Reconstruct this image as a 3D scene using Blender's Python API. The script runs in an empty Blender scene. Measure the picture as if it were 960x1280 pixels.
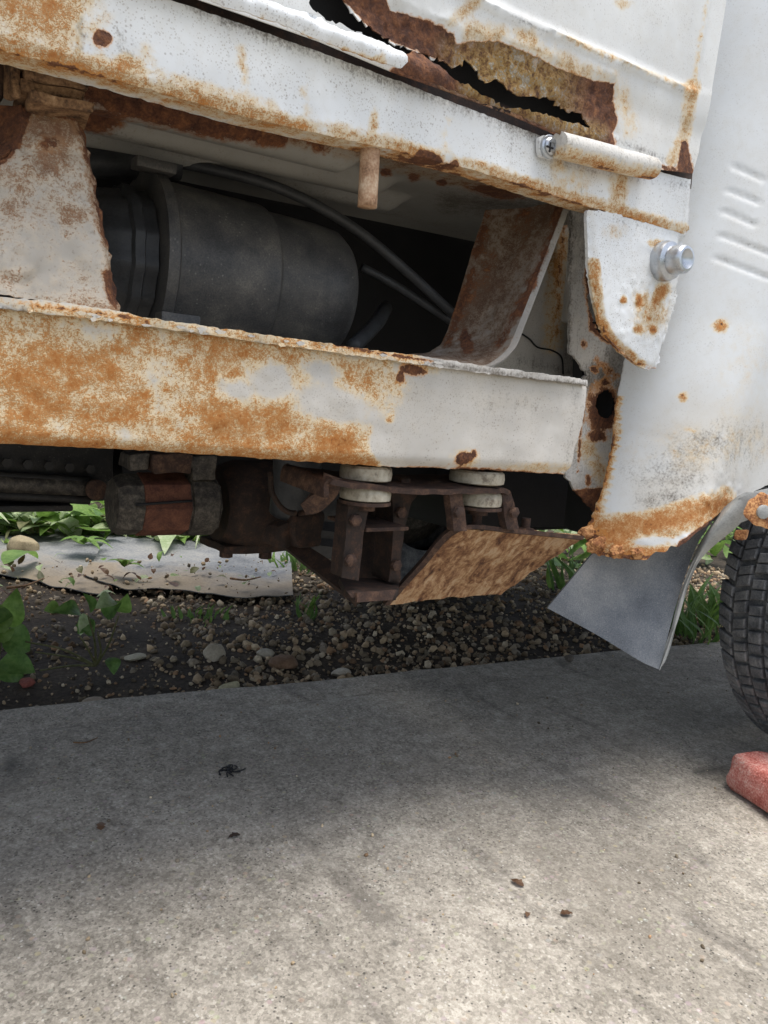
import bpy, bmesh, math, random
import numpy as np
from mathutils import Vector, Matrix, noise
from mathutils.geometry import delaunay_2d_cdt
random.seed(7); rng = np.random.default_rng(7)
S = bpy.context.scene; COL = S.collection

# ------------------------------------------------------------------ camera
F = 960.0; CAM = np.array([0.0, -0.52, 0.48])
def cam_basis(vp=(1850, 615), pitch=8):
    d1 = np.array([vp[0]-480, vp[1]-640, F]); d1 /= np.linalg.norm(d1)
    nz = math.sin(math.radians(pitch)); a, b, c = d1
    k1 = -b/a; k0 = -c*nz/a
    A = 1+k1*k1; B = 2*k1*k0; Cc = k0*k0+nz*nz-1
    ny = (-B+math.sqrt(B*B-4*A*Cc))/(2*A); nx = k1*ny+k0
    Z = -np.array([nx, ny, nz])
    return np.stack([d1, np.cross(Z, d1), Z])
R = cam_basis()
cd = bpy.data.cameras.new('camera'); cam = bpy.data.objects.new('camera', cd); COL.objects.link(cam)
Mx = np.eye(4); Mx[:3, 0] = R[:, 0]; Mx[:3, 1] = -R[:, 1]; Mx[:3, 2] = -R[:, 2]; Mx[:3, 3] = CAM
cam.matrix_world = Matrix(Mx.tolist())
cd.sensor_fit = 'VERTICAL'; cd.sensor_height = 24; cd.lens = 24*F/1280
cd.clip_start = .01; cd.clip_end = 500
S.camera = cam

# ------------------------------------------------------------------ light
SUN_EL, SUN_AZ = math.radians(82), math.radians(172)      # azimuth clockwise from +Y
W = bpy.data.worlds.new('World'); S.world = W; W.use_nodes = True
wn = W.node_tree.nodes; bg = wn['Background']
sky = wn.new('ShaderNodeTexSky'); sky.sky_type = 'NISHITA'; sky.sun_disc = False
sky.sun_elevation = SUN_EL; sky.sun_rotation = SUN_AZ; sky.air_density = 1.0; sky.dust_density = 3.0; sky.ozone_density = 1.0
hs = wn.new('ShaderNodeHueSaturation'); hs.inputs['Saturation'].default_value = .58
W.node_tree.links.new(sky.outputs[0], hs.inputs['Color']); W.node_tree.links.new(hs.outputs[0], bg.inputs[0]); bg.inputs[1].default_value = 0.12
sl = bpy.data.lights.new('sun', 'SUN'); sl.energy = 1.5; sl.angle = math.radians(37); sl.color = (1, .965, .91)
so = bpy.data.objects.new('sun', sl); COL.objects.link(so)
sd = Vector((math.sin(SUN_AZ)*math.cos(SUN_EL), math.cos(SUN_AZ)*math.cos(SUN_EL), math.sin(SUN_EL)))
so.rotation_euler = sd.to_track_quat('Z', 'Y').to_euler(); so.location = (0, -3, 5)
S.view_settings.view_transform = 'Standard'; S.view_settings.look = 'None'
S.view_settings.exposure = 1.25; S.view_settings.gamma = 1
S.cycles.max_bounces = 6; S.cycles.use_denoising = True

# ------------------------------------------------------------------ pixel <-> place (photo pixels, 960 x 1280)
def ray(x, y): return R @ np.array([x-480, y-640, F], float)
def P(x, y, Y=None, Z=None, X=None):
    r = ray(x, y)
    t = (Y-CAM[1])/r[1] if Y is not None else ((Z-CAM[2])/r[2] if Z is not None else (X-CAM[0])/r[0])
    return CAM + r*t
def proj(V):
    c = (np.asarray(V)-CAM) @ R
    z = np.maximum(c[..., 2], 1e-3)
    return np.stack([480+F*c[..., 0]/z, 640+F*c[..., 1]/z], -1)
def hit(x, y, Yf):
    if not callable(Yf): return P(x, y, Y=Yf)
    r = ray(x, y); t0, t1 = .2, 3.0
    ts = np.linspace(.0003, .004, 900)
    pts = CAM + r[None]*ts[:, None]
    g = pts[:, 1]-Yf(pts[:, 0], pts[:, 2])
    i = int(np.argmax(g > 0)); a, b = ts[max(i-1, 0)], ts[i]
    for _ in range(30):
        m = (a+b)/2; p = CAM+r*m
        if p[1]-float(Yf(np.array([p[0]]), np.array([p[2]]))[0]) > 0: b = m
        else: a = m
    return CAM+r*b

# ------------------------------------------------------------------ node helpers
class NT:
    def __init__(s, name):
        s.m = bpy.data.materials.new(name); s.m.use_nodes = True; s.t = s.m.node_tree; s.t.nodes.clear()
        s.out = s.t.nodes.new('ShaderNodeOutputMaterial'); s.b = s.t.nodes.new('ShaderNodeBsdfPrincipled')
        s.t.links.new(s.b.outputs[0], s.out.inputs[0])
        s.tc = s.t.nodes.new('ShaderNodeTexCoord').outputs['Object']
    def put(s, v, sock):
        if v is None: return
        if isinstance(v, bpy.types.NodeSocket): s.t.links.new(v, sock)
        elif isinstance(v, (tuple, list)) and sock.type == 'RGBA': sock.default_value = tuple(v)+((1,) if len(v) == 3 else ())
        else: sock.default_value = v
    def noise(s, scale, det=4, rough=.55, dist=0, vec=None):
        n = s.t.nodes.new('ShaderNodeTexNoise'); s.put(vec or s.tc, n.inputs['Vector'])
        n.inputs['Scale'].default_value = scale; n.inputs['Detail'].default_value = det
        n.inputs['Roughness'].default_value = rough; n.inputs['Distortion'].default_value = dist
        return n.outputs['Fac']
    def vor(s, scale, feat='F1', rnd=1, out='Distance', vec=None):
        n = s.t.nodes.new('ShaderNodeTexVoronoi'); n.feature = feat; s.put(vec or s.tc, n.inputs['Vector'])
        n.inputs['Scale'].default_value = scale; n.inputs['Randomness'].default_value = rnd
        return n.outputs[out]
    def mapping(s, scale=(1, 1, 1), rot=(0, 0, 0)):
        n = s.t.nodes.new('ShaderNodeMapping'); s.put(s.tc, n.inputs[0]); n.inputs['Scale'].default_value = scale
        n.inputs['Rotation'].default_value = rot; return n.outputs[0]
    def ma(s, op, a, b=0.0, c=0.0, clamp=False):
        n = s.t.nodes.new('ShaderNodeMath'); n.operation = op; n.use_clamp = clamp
        s.put(a, n.inputs[0]); s.put(b, n.inputs[1]); s.put(c, n.inputs[2]); return n.outputs[0]
    def ss(s, v, lo, hi, t0=0.0, t1=1.0):
        n = s.t.nodes.new('ShaderNodeMapRange'); n.interpolation_type = 'SMOOTHSTEP'; s.put(v, n.inputs[0])
        for i, q in enumerate((lo, hi, t0, t1)): s.put(q, n.inputs[i+1])
        return n.outputs[0]
    def mix(s, f, a, b, mode='MIX'):
        n = s.t.nodes.new('ShaderNodeMix'); n.data_type = 'RGBA'; n.blend_type = mode
        s.put(f, n.inputs[0]); s.put(a, n.inputs[6]); s.put(b, n.inputs[7]); return n.outputs[2]
    def ramp(s, f, stops):
        n = s.t.nodes.new('ShaderNodeValToRGB'); s.put(f, n.inputs[0]); e = n.color_ramp.elements
        while len(e) < len(stops): e.new(.5)
        for k, (p, c) in enumerate(stops): e[k].position = p; e[k].color = tuple(c)+(1,)
        return n.outputs[0]
    def attr(s, name):
        n = s.t.nodes.new('ShaderNodeAttribute'); n.attribute_name = name; return n.outputs['Fac']
    def attrc(s, name):
        n = s.t.nodes.new('ShaderNodeAttribute'); n.attribute_name = name; return n.outputs['Color']
    def bump(s, h, strength=.5, dist=.002, prev=None):
        n = s.t.nodes.new('ShaderNodeBump'); s.put(h, n.inputs['Height']); n.inputs['Strength'].default_value = strength
        n.inputs['Distance'].default_value = dist
        if prev: s.put(prev, n.inputs['Normal'])
        return n.outputs[0]
    def done(s, col, rough=.6, metal=0.0, nrm=None, spec=.5):
        s.put(col, s.b.inputs['Base Color']); s.put(rough, s.b.inputs['Roughness']); s.put(metal, s.b.inputs['Metallic'])
        s.b.inputs['Specular IOR Level'].default_value = spec
        if nrm: s.put(nrm, s.b.inputs['Normal'])
        return s.m

KEYS = ('rust', 'stain', 'dirt', 'ochre', 'dust')
def paint(name, base, rough=.42, speck=1.0, mott=.12, cols=None, dmap=((150, 150, 22), (0, 0, 0)), orange=1.0):
    """aged white paint; vertex attributes say where rust, rust bloom, dirt, dust and ochre scale sit"""
    n = NT(name)
    nA = n.noise(26, 6, .62); nB = n.noise(120, 5, .62); nC = n.noise(430, 3, .65); nD = n.noise(9, 4); nE = n.noise(1050, 2, .6)
    rust, stain, dirt, ochre, dust = (n.attr(k) for k in KEYS)
    cols = cols or [(.66, .545, .36), (.52, .225, .052), (.34, .125, .028), (.13, .048, .018), (.60, .36, .125)]
    c0 = lambda v, a: n.ma('MULTIPLY_ADD', v, a, -.5*a)
    pc = n.mix(n.ss(nD, .35, .65), tuple(c*(1-mott) for c in base), tuple(min(1, c*(1+mott*.4)) for c in base))
    pc = n.mix(n.ss(nB, .42, .75, 0, .22), pc, (base[0]*.82, base[1]*.77, base[2]*.68))
    du = n.ss(n.ma('ADD', dust, c0(nA, .5)), .0, 1.0, 0, .85); pc = n.mix(n.ma('MULTIPLY', du, n.ss(dust, .0, .1)), pc, (.45, .385, .285))
    sp = n.ma('MULTIPLY', n.ss(n.vor(300), .30, .14), n.ss(n.noise(50, 3), .44, .60))
    pc = n.mix(n.ma('MULTIPLY', sp, .5*speck, clamp=True), pc, (.17, .13, .10))
    sp2 = n.ma('MULTIPLY', n.ss(n.vor(520), .34, .16), n.ss(nA, .38, .55))
    pc = n.mix(n.ma('MULTIPLY', sp2, .42*speck, clamp=True), pc, (.22, .17, .12))
    dv = n.noise(1.0, 5, .65, vec=n.mapping(*dmap))
    dm = n.ma('ADD', n.ma('MULTIPLY', dirt, 1.1), n.ma('ADD', c0(nC, 1.1), n.ma('ADD', c0(dv, .9), c0(nA, .5))))
    dm = n.ma('MULTIPLY', n.ss(dm, .25, .95, 0, .9), n.ss(dirt, .02, .2))
    pc = n.mix(dm, pc, n.mix(nB, (.03, .025, .02), (.13, .105, .08)))
    # rust bloom: cream tint, then grains, then solid clusters
    sb = n.ma('ADD', stain, n.ma('ADD', c0(nA, 1.25), n.ma('ADD', c0(nB, 1.05), n.ma('MULTIPLY_ADD', nD, .6, -.22))))
    on = n.ss(stain, .03, .3)
    tint = n.ma('MULTIPLY', n.ss(sb, .02, .55, 0, .9), on); pc = n.mix(tint, pc, cols[0])
    pc = n.mix(n.ma('MULTIPLY', n.ss(n.ma('ADD', sb, c0(nC, .7)), .22, 1.1, 0, .9), on), pc, cols[4])
    dens = n.ss(sb, -.15, 1.35)
    gr = n.ma('MULTIPLY', n.ss(n.ma('ADD', n.ma('ADD', n.ma('MULTIPLY', nC, .42), n.ma('MULTIPLY', nE, .58)), n.ma('MULTIPLY_ADD', dens, .40, -.11)), .53, .67), on)
    gcol = n.mix(n.ss(n.ma('ADD', sb, c0(nC, .9)), .35, 1.0), cols[1], cols[2])
    pc = n.mix(n.ma('MULTIPLY', gr, n.ma('MULTIPLY_ADD', nB, .5*orange, .55*orange), clamp=True), pc, gcol)
    cl = n.ma('MULTIPLY', n.ss(n.ma('ADD', sb, c0(nC, 1.7)), .82, 1.2, 0, .9), on); pc = n.mix(cl, pc, cols[2])
    cl2 = n.ma('MULTIPLY', n.ss(n.ma('ADD', sb, c0(nC, 1.6)), 1.12, 1.4, 0, .85), on); pc = n.mix(cl2, pc, cols[3])
    # bare rust
    rm = n.ma('ADD', rust, n.ma('ADD', c0(nA, .75), n.ma('ADD', c0(nB, .7), c0(nC, .35))))
    on2 = n.ss(rust, .05, .2)
    m = n.ma('MULTIPLY', n.ss(rm, .46, .55), on2); halo = n.ma('MULTIPLY', n.ss(rm, .26, .50), on2)
    rc = n.ramp(n.ma('ADD', n.ma('MULTIPLY', nB, .5), n.ma('ADD', n.ma('MULTIPLY', nC, .3), n.ma('MULTIPLY', nA, .25))), [(.36, (.03, .014, .010)), (.48, (.085, .035, .02)), (.58, (.16, .065, .03)), (.70, (.30, .135, .055)), (.8, (.38, .22, .11))])
    oc = n.ramp(n.ma('MULTIPLY_ADD', n.ma('ADD', n.ma('MULTIPLY', nB, .45), n.ma('ADD', n.ma('MULTIPLY', nC, .28), n.ma('MULTIPLY', n.noise(70, 4, .6), .32))), 1.5, -.26), [(.38, (.075, .035, .016)), (.47, (.20, .11, .035)), (.54, (.33, .21, .07)), (.60, (.24, .20, .14)), (.66, (.38, .35, .28)), (.76, (.30, .17, .05))])
    rc = n.mix(ochre, rc, oc)
    pc = n.mix(n.ma('MULTIPLY', halo, .75), pc, cols[1]); pc = n.mix(m, pc, rc)
    ro = n.ma('MULTIPLY_ADD', n.ma('MAXIMUM', m, n.ma('MAXIMUM', gr, du)), .38, rough, clamp=True)
    ro = n.ma('MULTIPLY_ADD', nB, .12, ro)
    h = n.ma('ADD', n.ma('MULTIPLY', m, n.ma('MULTIPLY_ADD', nB, 1.6, -1.3)), n.ma('MULTIPLY', gr, .35))
    h = n.ma('ADD', h, n.ma('ADD', n.ma('MULTIPLY', nA, .12), n.ma('MULTIPLY', n.ma('MULTIPLY', m, nC), .7)))
    return n.done(pc, ro, 0.0, n.bump(h, .8, .0016), .4)

def simple(name, stops, scale=80, rough=.7, metal=0, bs=.5, bd=.0015, fine=500, spec=.4, sparkle=None):
    n = NT(name)
    a = n.noise(scale, 6, .62); b = n.noise(fine, 3, .6)
    f = n.ma('ADD', n.ma('MULTIPLY', a, .68), n.ma('MULTIPLY', b, .34))
    c = n.ramp(f, stops)
    if sparkle:
        sp = n.ma('MULTIPLY', n.ss(n.vor(sparkle[0]), .22, .08), n.ss(n.noise(40, 3), .44, .62))
        c = n.mix(n.ma('MULTIPLY', sp, n.ma('MULTIPLY', b, .75)), c, sparkle[1])
    return n.done(c, n.ma('MULTIPLY_ADD', a, .2, rough-.1), metal, n.bump(f, bs, bd), spec)

M = {}
M['white'] = paint('white_paint', (.70, .715, .715))
M['gate'] = paint('gate_paint', (.67, .675, .655), speck=.5, orange=.8)
M['cab'] = paint('cab_paint', (.61, .63, .635), .30, .35, .05, dmap=((200, 60, 90), (0, .6, 0)))
M['cream'] = paint('dirty_cream_paint', (.56, .535, .49), .6, .9, .2)
M['bracket'] = paint('weathered_bracket_paint', (.43, .395, .34), .7, .9, .22, [(.47, .40, .31), (.33, .19, .10), (.18, .085, .045), (.075, .033, .021), (.34, .22, .13)])
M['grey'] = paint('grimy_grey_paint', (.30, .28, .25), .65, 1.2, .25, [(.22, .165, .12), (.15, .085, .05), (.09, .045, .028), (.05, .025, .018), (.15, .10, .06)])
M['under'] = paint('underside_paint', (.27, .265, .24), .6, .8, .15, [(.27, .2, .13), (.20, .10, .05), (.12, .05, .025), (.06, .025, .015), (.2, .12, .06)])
M['rust'] = simple('brown_rust', [(.32, (.016, .010, .008)), (.5, (.048, .026, .018)), (.62, (.10, .055, .034)), (.78, (.20, .13, .09))], 90, .85)
M['darkrust'] = simple('dark_rust', [(.34, (.010, .007, .006)), (.52, (.028, .016, .011)), (.68, (.07, .034, .02)), (.8, (.14, .08, .05))], 90, .8)
M['band'] = simple('red_rust_band', [(.36, (.045, .016, .010)), (.52, (.115, .042, .024)), (.7, (.19, .08, .045))], 70, .75)
M['flake'] = simple('flaking_orange_rust', [(.36, (.07, .025, .012)), (.46, (.22, .085, .03)), (.54, (.46, .23, .09)), (.66, (.55, .33, .16)), (.8, (.30, .13, .05))], 55, .85, bd=.003)
n = NT('delaminating_rust'); a = n.ma('ADD', n.ma('MULTIPLY', n.noise(34, 8, .7, .8), .6), n.ma('MULTIPLY', n.noise(1.0, 5, .65, .3, n.mapping((150, 80, 50), (0, .8, 0))), .4)); b = n.noise(300, 3, .6)
f = n.ma('ADD', n.ma('MULTIPLY', a, .88), n.ma('MULTIPLY', b, .12))
M['skid'] = n.done(n.ramp(f, [(.38, (.045, .022, .014)), (.44, (.13, .06, .03)), (.49, (.24, .125, .06)), (.54, (.36, .22, .115)), (.59, (.44, .31, .19)), (.66, (.27, .145, .075))]), .85, 0, n.bump(f, .6, .003), .3)
M['iron'] = simple('oily_iron', [(.35, (.008, .008, .008)), (.55, (.022, .02, .018)), (.72, (.06, .052, .045))], 60, .6, sparkle=(260, (.18, .16, .13)))
M['cast'] = simple('cast_metal', [(.38, (.018, .015, .013)), (.5, (.05, .043, .035)), (.6, (.10, .086, .068)), (.72, (.17, .15, .12))], 110, .65)
M['plastic'] = simple('dusty_black_plastic', [(.34, (.026, .026, .027)), (.46, (.055, .055, .056)), (.56, (.09, .086, .08)), (.68, (.16, .148, .13))], 26, .5, fine=700, sparkle=(190, (.30, .29, .26)), bs=.2)
M['rubber'] = simple('tyre_rubber', [(.34, (.04, .042, .046)), (.48, (.10, .104, .112)), (.64, (.22, .22, .222))], 40, .85, fine=400)
M['hose'] = simple('rubber_hose', [(.3, (.02, .021, .023)), (.6, (.045, .047, .05))], 60, .5)
M['flap'] = simple('dusty_mud_flap', [(.36, (.075, .083, .095)), (.47, (.13, .142, .158)), (.56, (.19, .20, .21)), (.66, (.28, .28, .275))], 11, .6, fine=700, sparkle=(520, (.55, .55, .55)), bs=.5)
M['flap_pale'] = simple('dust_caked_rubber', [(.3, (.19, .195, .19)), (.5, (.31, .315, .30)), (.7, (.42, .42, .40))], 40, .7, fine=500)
M['mount'] = simple('perished_rubber', [(.38, (.13, .105, .075)), (.48, (.30, .265, .20)), (.58, (.38, .345, .27)), (.72, (.46, .42, .34))], 60, .7, fine=260)
M['zinc'] = simple('zinc_bolt', [(.3, (.36, .38, .41)), (.6, (.52, .54, .56))], 90, .3, .85, bs=.15)
M['wood'] = simple('rotten_wood', [(.38, (.03, .016, .009)), (.48, (.13, .07, .034)), (.58, (.24, .14, .07)), (.7, (.36, .24, .14))], 70, .9, bd=.004)
M['tan'] = simple('tan_rust', [(.36, (.14, .07, .035)), (.5, (.36, .22, .13)), (.64, (.52, .39, .27)), (.8, (.60, .50, .38))], 70, .75)
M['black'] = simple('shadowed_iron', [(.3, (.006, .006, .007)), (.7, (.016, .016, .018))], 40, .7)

# ------------------------------------------------------------------ mesh helpers
def link(name, verts, faces, mat, parent=None, smooth=True, attrs=None, kind=None):
    me = bpy.data.meshes.new(name); me.from_pydata([tuple(map(float, v)) for v in verts], [], [tuple(int(i) for i in f) for f in faces]); me.update()
    if smooth: me.polygons.foreach_set('use_smooth', [True]*len(me.polygons))
    if attrs:
        for k, v in attrs.items():
            a = me.attributes.new(k, 'FLOAT', 'POINT'); a.data.foreach_set('value', np.asarray(v, np.float32))
    me.materials.append(M[mat] if isinstance(mat, str) else mat)
    o = bpy.data.objects.new(name, me); COL.objects.link(o)
    if parent is not None:
        o.parent = parent
        q = parent; off = Vector((0, 0, 0))
        while q: off += q.location; q = q.parent
        o.location = -off
    if kind: o['kind'] = kind
    return o
def empty(name, loc, label, cat, group=None):
    o = bpy.data.objects.new(name, None); COL.objects.link(o); o.location = loc; o.empty_display_size = .1
    o['label'] = label; o['category'] = cat
    if group: o['group'] = group
    return o
def tag(o, label, cat, group=None):
    o['label'] = label; o['category'] = cat
    if group: o['group'] = group
    return o

def seg_dist(p, poly, closed=False):
    q = np.asarray(poly, float); d = np.full(len(p), 1e9)
    n = len(q) if closed else len(q)-1
    if n <= 0: return np.hypot(*(p-q[0]).T)
    for i in range(n):
        a, b = q[i], q[(i+1) % len(q)]; ab = b-a; L = max(ab@ab, 1e-12)
        t = np.clip(((p-a)@ab)/L, 0, 1); d = np.minimum(d, np.hypot(*(p-(a+t[:, None]*ab)).T))
    return d
def inside(p, poly):
    q = np.asarray(poly, float); r = np.zeros(len(p), bool); j = len(q)-1
    for i in range(len(q)):
        a, b = q[i], q[j]
        c = ((a[1] > p[:, 1]) != (b[1] > p[:, 1]))
        with np.errstate(divide='ignore', invalid='ignore'):
            x = (b[0]-a[0])*(p[:, 1]-a[1])/(b[1]-a[1])+a[0]
        r ^= c & (p[:, 0] < x); j = i
    return r
def L(k, pts, r, s=1.0): return (k, lambda p: s*np.clip(1-seg_dist(p, pts)/r, 0, 1)**.7)
def G(k, poly, soft, s=1.0):
    def f(p):
        d = seg_dist(p, poly, True); d = np.where(inside(p, poly), d, -d)
        return s*np.clip(.5+d/(2*soft), 0, 1)
    return (k, f)
def B(k, x, y, rx, ry=None, s=1.0, rot=0):
    ry = ry or rx; c, w = math.cos(math.radians(rot)), math.sin(math.radians(rot))
    def f(p):
        u = (p[:, 0]-x)*c+(p[:, 1]-y)*w; v = -(p[:, 0]-x)*w+(p[:, 1]-y)*c
        return s*np.clip(1.35-np.hypot(u/rx, v/ry), 0, 1)
    return (k, f)
def C(k, s): return (k, lambda p: np.full(len(p), s))
def do_paint(V, spec):
    out = {k: np.zeros(len(V)) for k in KEYS}; neg = {k: np.zeros(len(V)) for k in KEYS}
    if not spec: return out
    px = proj(V)
    for k, f in spec:
        v = f(px)
        out[k] = np.maximum(out[k], v); neg[k] = np.maximum(neg[k], -v)
    return {k: np.clip(out[k]-neg[k], 0, 1) for k in KEYS}

def resample(poly, res, closed=True, rag=0.0):
    q = np.asarray(poly, float); out = []
    n = len(q) if closed else len(q)-1
    for i in range(n):
        a, b = q[i], q[(i+1) % len(q)]; l = np.linalg.norm(b-a); m = max(1, int(math.ceil(l/res)))
        for k in range(m):
            p = a+(b-a)*k/m
            if rag and (k or True): p = p+rng.normal(0, rag, 2)
            out.append(p)
    if not closed: out.append(q[-1])
    return np.array(out)

def thicken(V, Fc, t, dirv=(0, 1, 0)):
    """front skin V/Fc, adds a rim and back skin at offset t*dirv; returns verts, faces"""
    V = np.asarray(V); n = len(V); off = np.asarray(dirv)*t if np.ndim(dirv) == 1 else dirv*t
    back = V+off
    cnt = {}
    for f in Fc:
        for i in range(len(f)):
            a, b = f[i], f[(i+1) % len(f)]
            cnt[(a, b)] = 1
    edges = [(a, b) for (a, b) in cnt if (b, a) not in cnt]
    allv = [V, back]; faces = [tuple(f) for f in Fc]+[tuple(i+n for i in f[::-1]) for f in Fc]
    bid = {}; k = 2*n; ex = []
    for a, b in edges:
        for q in (a, b):
            if q not in bid: bid[q] = k; ex += [V[q], back[q]]; k += 2
        faces.append((bid[b], bid[a], bid[a]+1, bid[b]+1))
    if ex: allv.append(np.array(ex))
    return np.concatenate(allv), faces

def sheet(name, parent, mat, outline, Yf=0.0, res=.005, thick=.002, holes=(), spec=(), disp=None, rag=0, hrag=.0011, label=None):
    """a pressed panel lying about parallel to the truck's flank: outline -> real XZ, meshed finely, pushed in depth"""
    def conv(pts): return [(q[1], q[2]) if q[0] == 'w' else tuple(hit(q[0], q[1], Yf)[[0, 2]]) for q in pts]
    ol = resample(conv(outline), res, True, rag); hs = [resample(conv(h), res*.7, True, hrag) for h in holes]
    lo, hi = ol.min(0), ol.max(0)
    gx = np.arange(lo[0], hi[0], res); gz = np.arange(lo[1], hi[1], res*.87)
    g = np.array([(x+(res/2 if j % 2 else 0), z) for j, z in enumerate(gz) for x in gx])
    g = g+rng.uniform(-.18*res, .18*res, g.shape)
    ok = inside(g, ol); g = g[ok]; g = g[seg_dist(g, ol, True) > .45*res]
    for h in hs:
        g = g[~inside(g, h)]; g = g[seg_dist(g, h, True) > .4*res]
    g = g[(g[:, 0] < 1.14) | (rng.random(len(g)) < .06)]
    pts = [Vector(p) for p in ol]; E = [(i, (i+1) % len(ol)) for i in range(len(ol))]
    for h in hs:
        b = len(pts); pts += [Vector(p) for p in h]; E += [(b+i, b+(i+1) % len(h)) for i in range(len(h))]
    pts += [Vector(p) for p in g]
    v2, e2, f2, *_ = delaunay_2d_cdt(pts, E, [], 0, 1e-7)
    v2 = np.array([(v[0], v[1]) for v in v2]); f2 = np.array([f for f in f2])
    c = v2[f2].mean(1); keep = inside(c, ol)
    for h in hs: keep &= ~inside(c, h)
    f2 = f2[keep]; used = np.unique(f2); mp = -np.ones(len(v2), int); mp[used] = np.arange(len(used)); v2 = v2[used]; f2 = mp[f2]
    X, Z = v2[:, 0], v2[:, 1]
    Yv = Yf(X, Z) if callable(Yf) else np.full(len(X), float(Yf))
    V = np.stack([X, Yv, Z], 1)
    if disp is not None: V[:, 1] += disp(X, Z, proj(V))
    e1 = v2[f2[:, 1]]-v2[f2[:, 0]]; e3 = v2[f2[:, 2]]-v2[f2[:, 0]]
    ccw = e1[:, 0]*e3[:, 1]-e1[:, 1]*e3[:, 0]
    f2[ccw < 0] = f2[ccw < 0][:, ::-1]       # in XZ seen from -Y: ccw faces -Y
    Vt, Ft = thicken(V, f2.tolist(), thick)
    o = link(name, Vt, Ft, mat, parent, True, do_paint(Vt, spec))
    if label: o['label'] = label
    return o

def cr(pts, m):
    """Catmull-Rom through pts, m samples, by chord length"""
    p = np.asarray(pts, float)
    if len(p) == 2: t = np.linspace(0, 1, m)[:, None]; return p[0]+(p[1]-p[0])*t
    d = np.concatenate([[0], np.cumsum(np.linalg.norm(np.diff(p, axis=0), axis=1))]); s = np.linspace(0, d[-1], m)
    q = np.concatenate([[2*p[0]-p[1]], p, [2*p[-1]-p[-2]]]); out = []
    for u in s:
        i = min(max(int(np.searchsorted(d, u, 'right'))-1, 0), len(p)-2); t = (u-d[i])/max(d[i+1]-d[i], 1e-9)
        a, b, c_, e = q[i], q[i+1], q[i+2], q[i+3]
        out.append(.5*((2*b)+(-a+c_)*t+(2*a-5*b+4*c_-e)*t*t+(-a+3*b-3*c_+e)*t**3))
    return np.array(out)
def grid_faces(nu, nv): return [(i*nv+j, (i+1)*nv+j, (i+1)*nv+j+1, i*nv+j+1) for i in range(nu-1) for j in range(nv-1)]
def vnormals(V, nu, nv):
    G_ = V.reshape(nu, nv, 3); du = np.gradient(G_, axis=0); dv = np.gradient(G_, axis=1)
    n = np.cross(du, dv); n /= np.maximum(np.linalg.norm(n, axis=2, keepdims=True), 1e-9); return n.reshape(-1, 3)
def patch(name, parent, mat, rows, nu=24, nv=24, thick=.002, spec=(), disp=0.0, dscale=60, straight=False, label=None):
    """smooth plate through rows of real 3D points; thickness runs away from the camera"""
    rr = [cr(r, nv) for r in rows]
    cols = np.stack([cr(np.array([r[j] for r in rr]), nu) for j in range(nv)], 1)   # nu x nv x 3
    V = cols.reshape(-1, 3); N = vnormals(V, nu, nv); fl = grid_faces(nu, nv)
    toc = CAM-V.mean(0); flip = (N.mean(0)@toc) < 0
    if flip: N = -N; fl = [f[::-1] for f in fl]
    if disp:
        V = V+N*np.array([disp*noise.fractal(Vector(v*dscale), 1, 2, 4) for v in V])[:, None]
    Vt, Ft = thicken(V, fl, thick, -N)
    o = link(name, Vt, Ft, mat, parent, True, do_paint(Vt, spec))
    if label: o['label'] = label
    return o
def tube(name, parent, mat, pts, r, seg=12, m=None, spec=(), taper=None, caps=True, kind=None):
    m = m or max(2, len(pts)*6); c = cr(pts, m) if len(pts) > 2 else np.linspace(pts[0], pts[-1], m)
    T = np.gradient(c, axis=0); T /= np.linalg.norm(T, axis=1, keepdims=True)
    up = np.array([0, 0, 1.0]) if abs(T[0][2]) < .9 else np.array([1.0, 0, 0]); V = []; Fc = []
    for i in range(m):
        a = np.cross(T[i], up); a /= np.linalg.norm(a); b = np.cross(a, T[i])
        rr = r if taper is None else r*(1+(taper-1)*i/(m-1))
        for k in range(seg):
            w = 2*math.pi*k/seg; V.append(c[i]+rr*(math.cos(w)*a+math.sin(w)*b))
    for i in range(m-1):
        for k in range(seg):
            Fc.append((i*seg+k, i*seg+(k+1) % seg, (i+1)*seg+(k+1) % seg, (i+1)*seg+k))
    if caps: Fc += [tuple(range(seg))[::-1], tuple(range((m-1)*seg, m*seg))]
    V = np.array(V); return link(name, V, Fc, mat, parent, True, do_paint(V, spec), kind)
def lathe(name, parent, mat, prof, org, axis=(1, 0, 0), seg=48, spec=(), ridge=None):
    """prof = [(along, radius)]"""
    ax = np.asarray(axis, float); ax /= np.linalg.norm(ax)
    u = np.cross(ax, [0, 0, 1.0]); u = u if np.linalg.norm(u) > .1 else np.cross(ax, [1.0, 0, 0]); u /= np.linalg.norm(u); w = np.cross(ax, u)
    V = []; Fc = []
    for i, (a, r) in enumerate(prof):
        for k in range(seg):
            t = 2*math.pi*k/seg; rr = r*(ridge(t, a) if ridge else 1); V.append(np.asarray(org)+ax*a+rr*(math.cos(t)*u+math.sin(t)*w))
    n = len(prof)
    for i in range(n-1):
        for k in range(seg):
            Fc.append((i*seg+k, (i+1)*seg+k, (i+1)*seg+(k+1) % seg, i*seg+(k+1) % seg))
    if prof[0][1] > 1e-5: Fc.append(tuple(range(seg)))
    if prof[-1][1] > 1e-5: Fc.append(tuple(range((n-1)*seg, n*seg))[::-1])
    V = np.array(V); o = link(name, V, Fc, mat, parent, True, do_paint(V, spec))
    o.data.set_sharp_from_angle(angle=math.radians(38)); return o
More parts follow.
